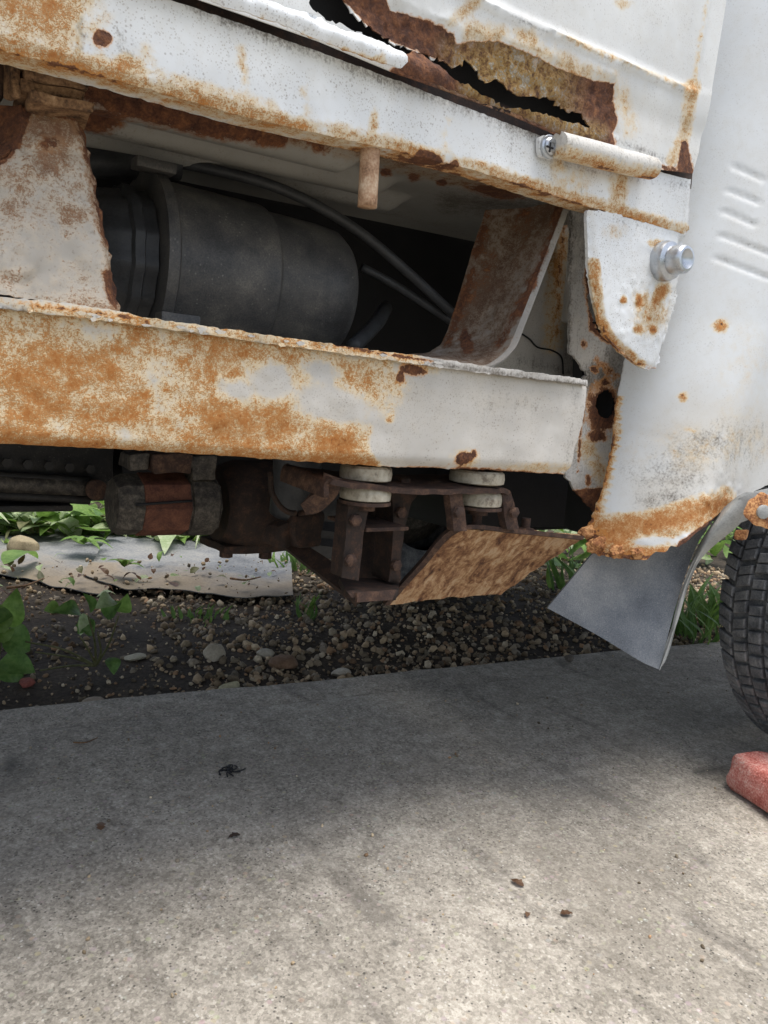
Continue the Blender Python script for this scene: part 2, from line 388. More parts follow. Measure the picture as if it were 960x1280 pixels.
def block(name, parent, mat, lo, hi, bev=.004, rot=0.0, jit=0.0, spec=(), sub=1, label=None):
    bm = bmesh.new(); bmesh.ops.create_cube(bm, size=1)
    lo, hi = np.asarray(lo, float), np.asarray(hi, float); c, d = (lo+hi)/2, hi-lo
    for v in bm.verts: v.co = Vector(d*np.array(v.co))
    bmesh.ops.bevel(bm, geom=bm.edges[:], offset=min(bev, d.min()*.4), segments=2, affect='EDGES', profile=.6)
    if sub > 1: bmesh.ops.subdivide_edges(bm, edges=bm.edges[:], cuts=sub, use_grid_fill=True)
    mr = Matrix.Rotation(rot, 3, 'Z')
    for v in bm.verts:
        if jit: v.co += jit*Vector(noise.noise_vector(v.co*40+Vector(c)))
        v.co = mr @ v.co + Vector(c)
    V = np.array([v.co[:] for v in bm.verts]); bm.verts.index_update(); Fc = [[v.index for v in f.verts] for f in bm.faces]; bm.free()
    o = link(name, V, Fc, mat, parent, True, do_paint(V, spec)); o.data.set_sharp_from_angle(angle=math.radians(50))
    if label: o['label'] = label
    return o
def plate(name, parent, mat, pxs, Y, thick=.012, res=.006, **k): return sheet(name, parent, mat, pxs, Y, res, thick, **k)
def fn(sc, amp, seed=0.0, octv=4):
    def f(X, Z, px): return np.array([amp*noise.fractal(Vector((x*sc+seed, z*sc, seed)), 1, 2, octv) for x, z in zip(X, Z)])
    return f

#STRUCT
# ------------------------------------------------------------------ ground
def ss_np(x, a, b): t = np.clip((x-a)/(b-a), 0, 1); return t*t*(3-2*t)
n = NT('concrete')
a = n.noise(3.2, 6, .6); b = n.noise(38, 6, .65); c = n.ma('ADD', n.ma('MULTIPLY', n.ma('MULTIPLY_ADD', n.vor(300, out='Color'), .5, .25), .45), n.ma('ADD', n.ma('MULTIPLY', n.ma('MULTIPLY_ADD', n.vor(620, out='Color'), .5, .25), .3), n.ma('MULTIPLY', n.noise(210, 4, .7), .25))); st = n.noise(1.0, 5, .6, vec=n.mapping((22, 3.5, 1), (0, 0, .35)))
f = n.ma('ADD', n.ma('MULTIPLY', a, .22), n.ma('ADD', n.ma('MULTIPLY', b, .26), n.ma('MULTIPLY_ADD', c, .58, -.03)))
col = n.ramp(f, [(.36, (.105, .093, .077)), (.45, (.222, .202, .168)), (.51, (.31, .282, .237)), (.58, (.43, .395, .335)), (.68, (.60, .565, .495))])
big = n.noise(2.3, 5, .68, .4); big2 = n.noise(9, 5, .65)
col = n.mix(n.ss(n.ma('ADD', n.ma('MULTIPLY', big, .6), n.ma('MULTIPLY', big2, .4)), .46, .64, 0, .4), col, (.165, .147, .12))
col = n.mix(n.ss(st, .54, .72, 0, .5), col, (.10, .09, .078))
ag = n.vor(110, out='Color'); agm = n.ma('MULTIPLY', n.ss(n.vor(110), .34, .22), n.ss(n.noise(30, 3), .44, .58))
col = n.mix(n.ma('MULTIPLY', agm, .5), col, n.mix(.9, ag, (.36, .31, .24)))
sp = n.ma('MULTIPLY', n.ss(n.vor(170), .24, .12), n.ss(n.noise(24, 3), .44, .56)); col = n.mix(n.ma('MULTIPLY', sp, .8), col, (.045, .04, .037))
wt = n.ma('MULTIPLY', n.ss(n.vor(140), .20, .12), n.ss(n.noise(31, 3), .45, .56)); col = n.mix(n.ma('MULTIPLY', wt, .5), col, (.60, .58, .53))
dk = n.attr('damp'); dkn = n.ma('ADD', dk, n.ma('MULTIPLY_ADD', b, .8, -.4)); col = n.mix(n.ma('MULTIPLY', n.ss(dkn, .3, .8), .7), col, (.05, .047, .043))
M['concrete'] = n.done(col, .9, 0, n.bump(n.ma('ADD', f, n.ma('MULTIPLY', agm, .1)), .7, .0022), .25)
n = NT('soil')
a = n.noise(9, 6, .65); b = n.noise(120, 4, .65)
f = n.ma('ADD', n.ma('MULTIPLY', a, .5), n.ma('MULTIPLY', b, .5))
M['soil'] = n.done(n.ramp(f, [(.35, (.016, .013, .010)), (.5, (.042, .033, .024)), (.68, (.10, .08, .058))]), .95, 0, n.bump(f, 1, .008), .2)
n = NT('lawn')
a = n.noise(2, 6, .65); b = n.noise(90, 4, .65)
M['lawn'] = n.done(n.ramp(n.ma('ADD', n.ma('MULTIPLY', a, .5), n.ma('MULTIPLY', b, .5)), [(.35, (.03, .05, .012)), (.5, (.06, .10, .025)), (.68, (.12, .14, .05))]), .95, 0, n.bump(b, 1, .02), .2)
E0, E1 = P(0, 882, Z=0)[:2], P(900, 798, Z=0)[:2]
ed = (E1-E0)/np.linalg.norm(E1-E0); en = np.array([-ed[1], ed[0]])        # along the slab edge, away from camera
prof = [(0, -.07), (0, -.014), (-.004, -.006), (-.012, -.0025), (-.05, -.002), (-.092, -.003), (-.097, -.0045), (-.102, -.0005), (-.11, 0), (-.2, 0)]
prof += [(-.2-.016*i, 0) for i in range(1, 66)]+[(-1.26-.06*i, 0) for i in range(1, 5)]+[(-1.6, 0), (-2.6, 0), (-5, 0), (-9, 0)]
sx = np.concatenate([[-9, -5, -3, -2, -1.2], np.arange(-.8, -.1, .03), np.arange(-.1, 1.4, .011), np.arange(1.4, 2.6, .03), [3, 4, 6, 10, 16]])
def edge_wob(s): return .008*noise.noise(Vector((s*3, 0, 0)))+.004*noise.noise(Vector((s*14, 3, 0)))
V = []
for i, (o_, z) in enumerate(prof):
    for s in sx:
        w = edge_wob(s) if i < 6 else 0
        p = E0+ed*s+en*(o_+w); V.append((p[0], p[1], z+.0012*noise.noise(Vector((s*6, o_*6, 0)))*(1 if i > 3 else 0)))
V = np.array(V)
px = proj(V)
damp = np.zeros(len(V))
for (q, r, s) in [([(15, 955)], 36, .9), ([(640, 935), (690, 930)], 20, .5), ([(840, 1060), (900, 1090)], 10, .6), ([(870, 965), (905, 962)], 14, .8), ([(690, 1000), (780, 1030), (890, 1078)], 9, .55), ([(600, 965), (690, 1000)], 9, .4), ([(845, 1045), (885, 1075)], 12, .55), ([(435, 1105), (455, 1150)], 10, .45), ([(492, 1178)], 22, .75), ([(820, 1230), (845, 1235)], 26, .5), ([(110, 1040), (90, 1050)], 14, .5), ([(300, 1042)], 18, .5), ([(0, 985), (40, 960)], 24, .6), ([(345, 1040), (420, 1045)], 12, .35)]:
    damp = np.maximum(damp, s*np.clip(1-seg_dist(px, q)/r, 0, 1))
damp[px[:, 1] < 0] = 0
o = link('concrete_driveway', V, [f[::-1] for f in grid_faces(len(prof), len(sx))], 'concrete', None, True, {'damp': damp}, 'structure')
o.data.set_sharp_from_angle(angle=math.radians(60))
def soil_z(x, y):
    d = (np.array([x, y])-E0)@en
    return -.022+.012*noise.fractal(Vector((x*3, y*3, 0)), 1, 2, 4)+.004*noise.noise(Vector((x*22, y*22, 5)))+.014*ss_np(d, .0, .35)
gx = np.arange(-1.6, 4.6, .035); gy = np.arange(-.35, 2.9, .035)
V = [(x, y, soil_z(x, y)) for x in gx for y in gy]
V = []
for s in np.arange(-2.2, 4.6, .035):
    for d in np.arange(-.02, 3.0, .035):
        p = E0+ed*s+en*d; V.append((p[0], p[1], soil_z(*p)))
link('soil_bed', V, [f for f in grid_faces(len(np.arange(-2.2, 4.6, .035)), len(np.arange(-.02, 3.0, .035)))], 'soil', None, True, None, 'structure')
g = np.linspace(-1, 1, 41); g = np.sign(g)*np.abs(g)**3*260
link('ground', [(x, y, -.09) for x in g for y in g], grid_faces(41, 41), 'lawn', None, True, None, 'structure')

#TRUCK
# ------------------------------------------------------------------ the truck
TR = empty('mini_truck', (.3, .7, 0), 'white mini truck with rusted-through bed side panel, parked on the concrete driveway', 'truck')
# load-bed side gate with its rusted hole
hole = [(380, -40), (432, -28), (436, -5), (442, 8), (452, 24), (475, 38), (500, 53), (541, 67), (556, 73), (572, 80), (590, 74), (612, 100), (628, 96), (646, 114), (660, 117), (690, 121), (704, 128), (721, 139), (731, 137), (741, 157),
        (740, 166), (728, 160), (714, 156), (700, 154), (682, 148), (664, 143), (640, 140), (622, 136), (606, 127), (592, 119), (576, 112), (556, 104), (541, 88), (520, 68), (500, 62), (470, 48), (440, 33), (414, 22), (392, 6)]
crease = [(420, -95), (595, -2), (700, 44), (800, 87), (862, 114)]
def gate_disp(X, Z, px):
    d = seg_dist(px, crease)
    below = (px[:, 1] > np.interp(px[:, 0], [q[0] for q in crease], [q[1] for q in crease]))
    y = -.004*np.exp(-(d/5)**2)                                  # pressed bead
    y += np.where(below, .003*np.clip(d/70, 0, 1), .002)
    dv = seg_dist(px, [(887, -10), (874, 70), (863, 148)]); y += -.004*np.exp(-(dv/4)**2)
    band = seg_dist(px, [(740, 108), (800, 138), (880, 168)]); y += .0025*np.exp(-(band/16)**2)
    bl = np.clip(1-seg_dist(px, [(560, 40), (640, 55), (700, 85), (760, 108)])/26, 0, 1)
    bl = np.maximum(bl, np.clip(1-seg_dist(px, [(490, 5), (560, 25)])/30, 0, 1))
    nz = np.array([noise.fractal(Vector((x*110, z*110, 2)), 1, 2, 4) for x, z in zip(X, Z)])
    y += -.0045*bl*np.abs(nz)
    nr = np.array([noise.fractal(Vector((x*240, z*240, 7)), 1, 2, 3) for x, z in zip(X, Z)])
    rz = inside(px, [(380, -40), (570, 35), (620, 48), (770, 100), (775, 165), (540, 90)])
    y += np.where(rz, .0026+.0030*nr, 0)
    return y
gate_spec = [C('dirt', .06), C('dust', .12), L('dust', [(600, 60), (760, 130), (860, 190)], 60, .3), L('dirt', [(860, 150), (850, 210)], 26, .3), 
    G('rust', [(360, -60), (452, -60), (480, -6), (490, 20), (498, 14), (534, 26), (568, 42), (571, 78), (540, 72), (470, 44), (440, 10)], 4),
    G('rust', [(566, 72), (572, 58), (588, 52), (626, 52), (660, 66), (690, 82), (716, 92), (742, 101), (768, 104), (766, 130), (773, 150), (762, 172), (735, 178), (700, 166), (540, 104), (540, 80)], 4),
    G('ochre', [(562, 62), (640, 45), (712, 84), (712, 140), (640, 130), (560, 100)], 26, .95),
    L('rust', [(540, 90), (640, 128), (740, 160), (760, 178)], 14, .9), L('ochre', [(600, 110), (680, 140), (750, 165)], 14, .8),
    G('rust', [(852, 176), (858, 176), (866, 214), (866, 222), (846, 214)], 4), L('rust', [(800, 205), (868, 216)], 6, .75), L('rust', [(495, 92), (560, 115), (640, 146), (700, 171), (764, 198)], 12, 1), L('dirt', [(760, 196), (868, 218)], 5, .6),
    L('stain', [(866, 108), (860, 150)], 13, .62), L('stain', [(884, 0), (872, 70), (866, 112)], 5, .4), L('stain', [(690, 40), (862, 112)], 5, .45),
    L('stain', [(590, 40), (660, 50), (720, 90), (760, 100)], 22, .36), L('stain', [(770, 110), (785, 160)], 22, .3), L('stain', [(600, 0), (560, 30)], 12, .3), L('stain', [(840, 200), (860, 160)], 12, .5),
    L('dirt', [(595, 2), (700, 46), (862, 116)], 4, .45), L('dirt', [(770, 175), (868, 214)], 9, .5), B('stain', 780, 5, 14, 8, .4)]
gate = sheet('bed_gate', TR, 'gate', [('w', -.62, .725), (-420, -260), (225, -12), (300, 14), (400, 49), (495, 89), (560, 112), (640, 142), (700, 168), (760, 193), (820, 210), (869, 216), (877, 190), (884, 162), (894, 100), (911, -4), (925, -90), ('w', .82, 1.03), ('w', -.62, 1.03)],
             -.006, .0042, .0012, [hole], gate_spec, gate_disp, 0, .0013, 'rust-eaten bed side gate with a long ragged hole')
# white flaking hem along the gate's lower edge, rusting out to the right
def hem_disp(X, Z, px):
    lo = np.interp(px[:, 0], [0, 243, 336, 399, 480, 560, 700, 870], [-95, 0, 31, 56, 86, 114, 170, 216])
    d = np.clip((lo-px[:, 1])/22, 0, 1.2)
    nz = np.array([noise.fractal(Vector((x*90, z*90, 9)), 1, 2, 4) for x, z in zip(X, Z)])
    return -.011*np.sqrt(np.clip(1-((d-.5)/.75)**2, 0, 1))-.002*nz
sheet('gate_hem', gate, 'white', [('w', -.6, .705), ('w', -.6, .735), (160, -55), (303, 0), (333, 7), (352, 16), (381, 18), (398, 25), (407, 36), (430, 40), (455, 47), (480, 57), (497, 68), (499, 82), (494, 90), (470, 83), (440, 72), (399, 57), (368, 45), (336, 32), (274, 13), (240, 0), (120, -42)],
      -.008, .0032, .0014, (), [L('stain', [(150, -30), (274, 12), (336, 30), (399, 55), (480, 83)], 5, .9), B('stain', 475, 72, 8, 6, .5), L('dirt', [(300, 5), (400, 40), (480, 70)], 3, .3)], hem_disp, .0003, label='thick flaking white hem along the gate bottom')
sheet('gate_hem', gate, 'white', [(499, 70), (516, 66), (532, 74), (545, 86), (560, 104), (578, 110), (592, 121), (606, 126), (622, 138), (642, 138), (668, 145), (684, 148), (702, 156), (716, 157), (728, 163), (742, 172), (748, 192), (700, 171), (640, 145), (560, 115), (495, 91)],
      -.009, .0032, .0014, (), [C('rust', 1), L('ochre', [(590, 110), (680, 140), (740, 165)], 22, 1)], lambda X, Z, px: hem_disp(X, Z, px)*.7, .0006, label='rusted brown hem below the hole')
sheet('gate_inner_skin', gate, 'black', [('w', -.6, .72), (240, -10), (400, 44), (560, 106), (700, 162), (850, 200), (862, 120), ('w', .72, .96), ('w', -.6, .96)], .022, .02, .002)  # near-black colour stands in for the shade inside the hollow gate

# bed rail (side sill of the load bed)
rail_top = [('w', -.62, .705), (-60, -104), (200, -5), (300, 29), (400, 65), (500, 102), (600, 141), (690, 175), (780, 203), (860, 224), (869, 224), (871, 229)]
rail_bot = [(868, 286), (866, 291), (858, 292), (800, 275), (735, 256), (600, 214), (500, 187), (400, 166), (300, 142), (200, 113), (100, 85), (0, 60), (-200, 12), ('w', -.62, .634)]
rail_spec = [ C('dust', .08), L('stain', [(300, 60), (310, 130)], 10, .3), L('stain', [(560, 150), (556, 200)], 10, .35), L('stain', [(380, 110), (384, 160)], 10, .3), L('stain', [(-200, 16), (0, 67), (100, 91), (300, 149), (500, 195), (735, 264), (866, 298)], 11, .72), L('rust', [(-200, 18), (0, 70), (100, 95), (300, 152), (500, 198), (600, 224)], 9, .62), C('dirt', .14), G('stain', [(-1500, -640), (100, -60), (112, 40), (90, 90), (-1500, -360)], 50, .62), L('dirt', [(95, 0), (99, 60)], 6, .7), L('dirt', [(60, 20), (64, 70)], 5, .4), L('dirt', [(150, 40), (156, 100)], 5, .5), L('dirt', [(420, 70), (418, 140)], 4, .35), L('dirt', [(640, 170), (636, 222)], 4, .4), 
    L('stain', [(-200, 8), (0, 58), (100, 82), (300, 138), (500, 184), (600, 210), (735, 252), (800, 272), (866, 290)], 12, .62),
    L('stain', [(0, 54), (100, 78), (200, 106), (330, 142)], 26, .5), L('stain', [(400, 160), (500, 182)], 18, .4), L('rust', [(200, 114), (500, 188), (735, 257), (860, 292)], 4, .55),
    G('stain', [(-300, -120), (110, -60), (118, 30), (105, 70), (150, 95), (-200, 30)], 40, .50), B('stain', 10, 10, 40, 26, .6), B('stain', 20, 56, 80, 14, .72, 15), B('stain', 160, 84, 34, 18, .6), B('stain', 185, 70, 12, 26, .35), B('stain', 240, 116, 44, 12, .45, 15), G('stain', [(-300, 25), (0, 42), (120, 70), (120, 100), (-300, 50)], 12, .72),
    L('rust', [(-100, 34), (0, 61), (60, 77), (150, 98)], 6, .62), B('rust', 128, 48, 13, 11, 1.3), B('rust', 537, 197, 24, 8, 1.0, 18), B('rust', 568, 205, 10, 6, .8), B('rust', 650, 230, 20, 5, .6, 16),
    L('dirt', [(99, 20), (97, 78)], 8, 1.0), L('dirt', [(163, 70), (161, 96)], 7, .9), L('dirt', [(222, 15), (224, 75)], 3, .4), L('dirt', [(240, 5), (300, 30), (400, 67), (500, 104), (600, 142), (690, 176)], 17, .6), L('dirt', [(570, 118), (612, 136), (640, 150)], 13, .8),
    L('dirt', [(690, 196), (688, 238)], 4, .55), L('dirt', [(728, 205), (726, 250)], 4, .5), L('stain', [(775, 222), (768, 262)], 18, .42), L('stain', [(700, 200), (696, 240)], 16, .32), L('dirt', [(700, 205), (815, 228), (866, 232)], 9, .45), B('stain', 468, 150, 7, 16, .55), B('stain', 712, 228, 30, 24, .28)]
def rail_disp(X, Z, px):
    nz = np.array([noise.fractal(Vector((x*9, z*30, 4)), 1, 2, 3) for x, z in zip(X, Z)]); y = .0004*nz
    lowd = seg_dist(px, [(-200, 10), (0, 60), (100, 85), (300, 142), (500, 187), (735, 256), (860, 291)]); y += .004*np.clip(1-lowd/7, 0, 1)**2
    end = seg_dist(px, [(871, 224), (866, 291)]); y += .010*np.clip(1-end/10, 0, 1)**2
    n2 = np.array([noise.fractal(Vector((x*170, z*170, 8)), 1, 2, 3) for x, z in zip(X, Z)])
    return y-.0012*np.abs(n2)*np.clip(1-lowd/18, 0, 1)
sheet('bed_rail', TR, 'white', rail_top+rail_bot, .002, .0045, .022, (), rail_spec, rail_disp, .0002)
# dark strip put in for the shade of the gap between gate and rail
sheet('gap_shade', TR, 'darkrust', [('w', -.6, .69), (230, -30), (500, 78), (690, 155), (866, 214), (864, 236), (690, 180), (500, 106), (230, 8), ('w', -.6, .66)], .012, .012, .004)
# hinge and its screw
def hinge_piece(name, a, b, r0, r1, Y, parent):
    p0, p1 = P(*a, Y=Y), P(*b, Y=Y); ax = p1-p0; l = np.linalg.norm(ax)
    return lathe(name, parent, 'white', [(0, r0*.62), (.0006, r0*.98), (l*.5, r0), (l-.003, r1), (l, r1*.9), (l, .0001)], p0, ax, 24,
                 [L('stain', [(a[0]+2, a[1]+12), (b[0], b[1]+12)], 18, .62), C('dust', .5), C('dirt', .3), L('dirt', [(a[0], a[1]+8), (a[0], a[1]-8)], 5, .5), L('rust', [(a[0]+10, a[1]+15), (b[0]-4, b[1]+15)], 5, .5), L('rust', [(b[0], b[1]-14), (b[0], b[1]+14)], 4, .7)])
hg = hinge_piece('hinge', (697, 181), (768, 199), .0112, .0112, -.012, TR)
hinge_piece('hinge_knuckle', (765, 199), (817, 211), .0108, .0102, -.012, hg)
sheet('hinge_leaf', hg, 'white', [(700, 178), (816, 208), (822, 200), (708, 172)], -.004, .006, .004, (), [L('stain', [(700, 178), (816, 208)], 12, .7)])
tabp = sheet('hinge_tab', hg, 'white', [(674, 172), (680, 169), (693, 173), (697, 180), (696, 196), (690, 199), (676, 195), (674, 188)], -.004, .004, .004, (), [L('dirt', [(675, 175), (677, 195), (692, 198)], 3, .6)])
def hexbolt(name, parent, mat, x, y, Y, r, h, washer=0.0, axis=(0, -1, 0), dome=True):
    o_ = P(x, y, Y=Y)
    b_ = lathe(name, parent, mat, [(0, r), (h*.75, r), (h, r*.8), (h, r*.45), (h*.8, r*.38), (h*.8, .0001)] if dome else [(0, r), (h, r), (h, .0001)], o_, axis, 6 if not dome else 20)
    if washer: lathe('washer', b_, mat, [(0, washer), (.0025, washer), (.003, washer*.93), (.003, .0001)], o_, axis, 28)
    return b_
hexbolt('screw', hg, 'zinc', 685, 184, -.004, .0075, .006, .0098)
s0 = P(688, 184, Y=-.0105)
for dx, dz in ((.004, 0), (0, .004)): tube('screw_slot', hg.children[-1], 'black', [s0+np.array([-dx, .0004, -dz]), s0+np.array([dx, .0004, dz])], .0009, 6)

# pressed underside of the load bed
ux = np.arange(-.62, .728, .008); uy = np.concatenate([np.arange(.006, .34, .005), np.arange(.36, 1.14, .06)])
def under_z(x, y):
    z = .668+.031*x+.006
    z += .016*ss_np(y, .030, .060)
    for yc, x1, wd in ((.115, .40, .017), (.165, .47, .017), (.215, .52, .017)):
        k = 1-ss_np(x, x1-.03, x1)
        z -= .017*np.exp(-((y-yc)/wd)**4)*k
    for xc in (.23, .31, .39, .47): z -= .006*np.exp(-(((x-xc)/.028)**2+((y-.068)/.014)**2))
    return z
V = np.array([(x, y, under_z(x, y)) for x in ux for y in uy])
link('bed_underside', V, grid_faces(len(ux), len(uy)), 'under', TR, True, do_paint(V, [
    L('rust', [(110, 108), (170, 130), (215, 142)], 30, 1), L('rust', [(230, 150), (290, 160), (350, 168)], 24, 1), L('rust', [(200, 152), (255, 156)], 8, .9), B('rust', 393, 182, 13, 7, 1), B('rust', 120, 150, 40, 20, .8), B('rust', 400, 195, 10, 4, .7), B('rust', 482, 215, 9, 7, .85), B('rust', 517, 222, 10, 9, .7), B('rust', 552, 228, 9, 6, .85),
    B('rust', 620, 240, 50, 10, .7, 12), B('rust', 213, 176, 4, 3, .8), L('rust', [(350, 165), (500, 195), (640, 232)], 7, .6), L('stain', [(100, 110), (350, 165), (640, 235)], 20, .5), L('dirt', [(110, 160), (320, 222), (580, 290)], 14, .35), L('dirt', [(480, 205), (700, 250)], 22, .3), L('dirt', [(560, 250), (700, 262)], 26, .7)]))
block('bed_floor', TR, 'white', (-.62, .03, .735), (.69, 1.12, .75), .004)
for y in (1.12,): block('far_bed_gate', TR, 'white', (-.62, y, .70), (.69, y+.03, 1.03), .006)
block('bed_front_wall', TR, 'white', (.66, .03, .752), (.685, 1.118, 1.03), .004)
# support bracket between beam and rail, with rotten packing block
def lb_y(X, Z): return .02+.05*np.clip((Z-.515)/.17, 0, 1)
lb_spec = [C('stain', .23), C('dirt', .22), G('rust', [(27, 128), (44, 134), (24, 185), (4, 206), (-30, 225), (-30, 180)], 8, .9),  L('stain', [(20, 150), (100, 160)], 60, .75), L('rust', [(100, 150), (120, 230), (135, 300)], 20, .6), B('stain', 60, 200, 34, 34, .62), B('stain', 0, 350, 60, 24, .6), L('stain', [(-20, 370), (150, 385)], 16, .6),  B('stain', 30, 240, 16, 30, .4),  L('rust', [(30, 130), (100, 142)], 20, .75), L('stain', [(30, 140), (100, 155)], 40, .6), L('rust', [(104, 150), (122, 225), (140, 310)], 12, .62), L('stain', [(104, 150), (122, 225), (150, 370)], 26, .6), B('rust', 140, 360, 12, 34, .8, -12),
           B('rust', 62, 180, 24, 14, .55), B('stain', 62, 200, 30, 30, .5), B('stain', 92, 270, 20, 16, .7), B('stain', 85, 290, 12, 14, .5), B('stain', 20, 345, 34, 18, .42), B('stain', 10, 260, 14, 14, .5), L('dirt', [(50, 350), (55, 378)], 3, .8), L('dirt', [(110, 362), (112, 382)], 3, .6), L('rust', [(0, 365), (60, 380), (150, 392)], 6, .5), L('dirt', [(0, 315), (15, 340), (30, 350)], 3, .5), L('dirt', [(40, 190), (38, 200), (48, 218), (60, 222)], 2.5, .6),
           L('rust', [(25, 130), (20, 185)], 5, .6), B('stain', 82, 330, 20, 12, .45)]
def lb_disp(X, Z, px):
    r = np.hypot(px[:, 0]-54, (px[:, 1]-198)*.9); y = -.003*np.exp(-((r-20)/4)**2)
    r = np.hypot(px[:, 0]-24, px[:, 1]-325); y += -.003*np.exp(-((r-18)/5)**2)
    e = seg_dist(px, [(104, 142), (122, 219), (139, 312), (154, 390)]); y += .010*np.clip(1-e/14, 0, 1)**2
    nz = np.array([noise.fractal(Vector((x*45, z*45, 11)), 1, 2, 4) for x, z in zip(X, Z)])
    return y-.0035*nz
lb = sheet('support_bracket', TR, 'bracket', [(27, 131), (60, 134), (104, 143), (112, 168), (122, 219), (132, 268), (139, 312), (146, 348), (155, 390), (100, 383), (40, 374), (-60, 360), (-90, 330), (-30, 220), (10, 195), (20, 180)], lb_y, .0035, .003, (), lb_spec, lb_disp, .0005)
a0, a1 = hit(27, 131, lb_y), hit(-90, 330, lb_y)
patch('bracket_side', lb, 'bracket', [[a0, hit(20, 180, lb_y), hit(-30, 220, lb_y), a1], [a0+np.array([-.022, .03, .0]), hit(20, 180, lb_y)+np.array([-.028, .035, 0]), hit(-30, 220, lb_y)+np.array([-.03, .035, 0]), a1+np.array([-.03, .05, 0])]], 14, 30, .003, [C('rust', .85), L('stain', [(0, 200), (20, 150)], 20, .4)], .002)
q = lambda X, Y, dz=0: np.array([X, Y, dz])
wb0, wb1 = P(38, 122, Y=.05), P(106, 138, Y=.05); wt = P(70, 84, Y=.05)[2]
for k, (z0, z1, dx) in enumerate([(.0, .006, .003), (.0064, .013, -.002), (.0134, .019, .0), (.0195, .027, -.003), (.0274, .033, .001), (.0335, .046, -.002)]):
    zb = wb0[2]-.004
    block('packing_wood', lb, 'wood', (wb0[0]-.002+dx, .036+.003*((k*2) % 3), zb+z0), (wb1[0]+dx, .10, zb+z1), .0015, .0, .005, sub=5)
block('wood_splinter', lb, 'wood', (wb0[0]-.014, .045, wb0[2]-.004), (wb0[0]-.008, .06, wb0[2]+.05), .002, .2, .003, sub=2)
block('bracket_head', lb, 'rust', (wb0[0]-.09, .06, wb0[2]+.0), (wb0[0]-.012, .12, wb0[2]+.06), .006, 0, .003, sub=2)

# long frame beam
bspec = [L('stain', [(-3000, 420), (-200, 548)], 60, .7), G('stain', [(-3000, -60), (200, 385), (440, 425), (500, 450), (500, 480), (468, 545), (470, 590), (-3000, 440)], 26, .62), L('stain', [(-200, 560), (0, 553), (200, 563), (400, 577), (470, 582)], 24, .82), B('stain', 30, 480, 60, 40, .78), B('stain', 110, 480, 40, 26, .7), B('stain', 270, 520, 46, 40, .7), B('stain', 420, 555, 46, 18, .85), B('stain', 360, 450, 40, 14, .78, 10), B('stain', 220, 430, 60, 24, .66), B('stain', 425, 455, 40, 12, .7, 10), B('stain', 490, 475, 14, 26, .6), B('stain', 485, 525, 8, 8, .7),
         B('stain', 340, 478, 32, 26, -.75), B('stain', 300, 488, 30, 16, -.6), B('stain', 415, 505, 55, 26, -.8, 14), B('stain', 400, 465, 26, 16, -.6, 25), B('stain', 445, 440, 30, 10, -.5), B('stain', 200, 505, 24, 14, -.35), B('stain', 160, 540, 20, 14, -.4), B('stain', 80, 535, 24, 14, -.35), B('stain', 190, 470, 24, 24, -.3), B('stain', 120, 412, 40, 10, -.5, 10), B('stain', 480, 555, 14, 30, -.9),
         B('rust', 578, 573, 14, 10, .95, -20), B('rust', 592, 568, 6, 8, .8), L('rust', [(470, 586), (560, 584), (640, 590), (718, 594)], 5, .62), B('stain', 580, 572, 20, 12, .6), L('rust', [(440, 428), (520, 448)], 5, .6), B('rust', 515, 462, 24, 9, .75, 10), B('rust', 500, 472, 8, 10, .7), L('stain', [(440, 428), (540, 455)], 20, .5),
         C('dirt', .13), C('dust', .2), B('dust', 640, 490, 110, 40, .35), B('dirt', 640, 505, 90, 24, .30), L('dirt', [(722, 490), (705, 590)], 14, .35), L('dirt', [(560, 455), (730, 478)], 10, .35), B('stain', 680, 585, 60, 8, .35)]
def beam_disp(X, Z, px):
    nz = np.array([noise.fractal(Vector((x*12, z*26, 14)), 1, 2, 4) for x, z in zip(X, Z)]); n2 = np.array([noise.fractal(Vector((x*130, z*130, 3)), 1, 2, 3) for x, z in zip(X, Z)])
    bot = seg_dist(px, [(-200, 550), (0, 556), (400, 579), (718, 593)]); top = seg_dist(px, [(-200, 345), (0, 376), (400, 432), (733, 478)])
    w = np.clip((500-px[:, 0])/60, 0, 1)
    return .0016*nz+.010*np.clip(1-bot/13, 0, 1)**2+.004*np.clip(1-top/10, 0, 1)**2-.0011*n2*w
beam_top = [('w', -.62, .528), (-220, 343), (0, 382), (100, 394), (200, 408), (300, 422), (400, 437), (500, 450), (600, 464), (700, 476), (734, 480)]
beam = sheet('frame_beam', TR, 'cream', beam_top+[(728, 530), (718, 560), (712, 594), (600, 588), (480, 584), (400, 579), (200, 565), (0, 556), (-220, 548), ('w', -.62, .440)], .02, .0042, .05, (), bspec, beam_disp, .0003)
lipspec = [L('dirt', [(-200, 340), (0, 378), (200, 404), (400, 432), (733, 478)], 9, .35), L('rust', [(-200, 350), (0, 374), (160, 396)], 8, .62), L('stain', [(-200, 350), (0, 376), (200, 404), (520, 448)], 12, .6), L('rust', [(420, 432), (540, 452)], 5, .7), L('dirt', [(0, 384), (200, 409), (400, 436), (733, 482)], 4, .75), L('dirt', [(540, 452), (733, 479)], 6, .5), L('rust', [(170, 402), (190, 404)], 6, .7)]
sheet('beam_flange', beam, 'cream', [('w', -.62, .540), (-220, 332), (0, 371), (80, 378), (160, 391), (170, 395), (250, 406), (350, 421), (400, 428), (460, 437), (520, 444), (600, 457), (700, 470), (734, 475), (734, 482), (700, 477), (600, 466), (500, 452), (400, 438), (300, 424), (200, 410), (100, 397), (0, 385), (-220, 346), ('w', -.62, .527)], .014, .0035, .07, (), lipspec,
      lambda X, Z, px: .0012*np.array([noise.fractal(Vector((x*26, z*160, 21)), 1, 2, 4) for x, z in zip(X, Z)]), .0004)
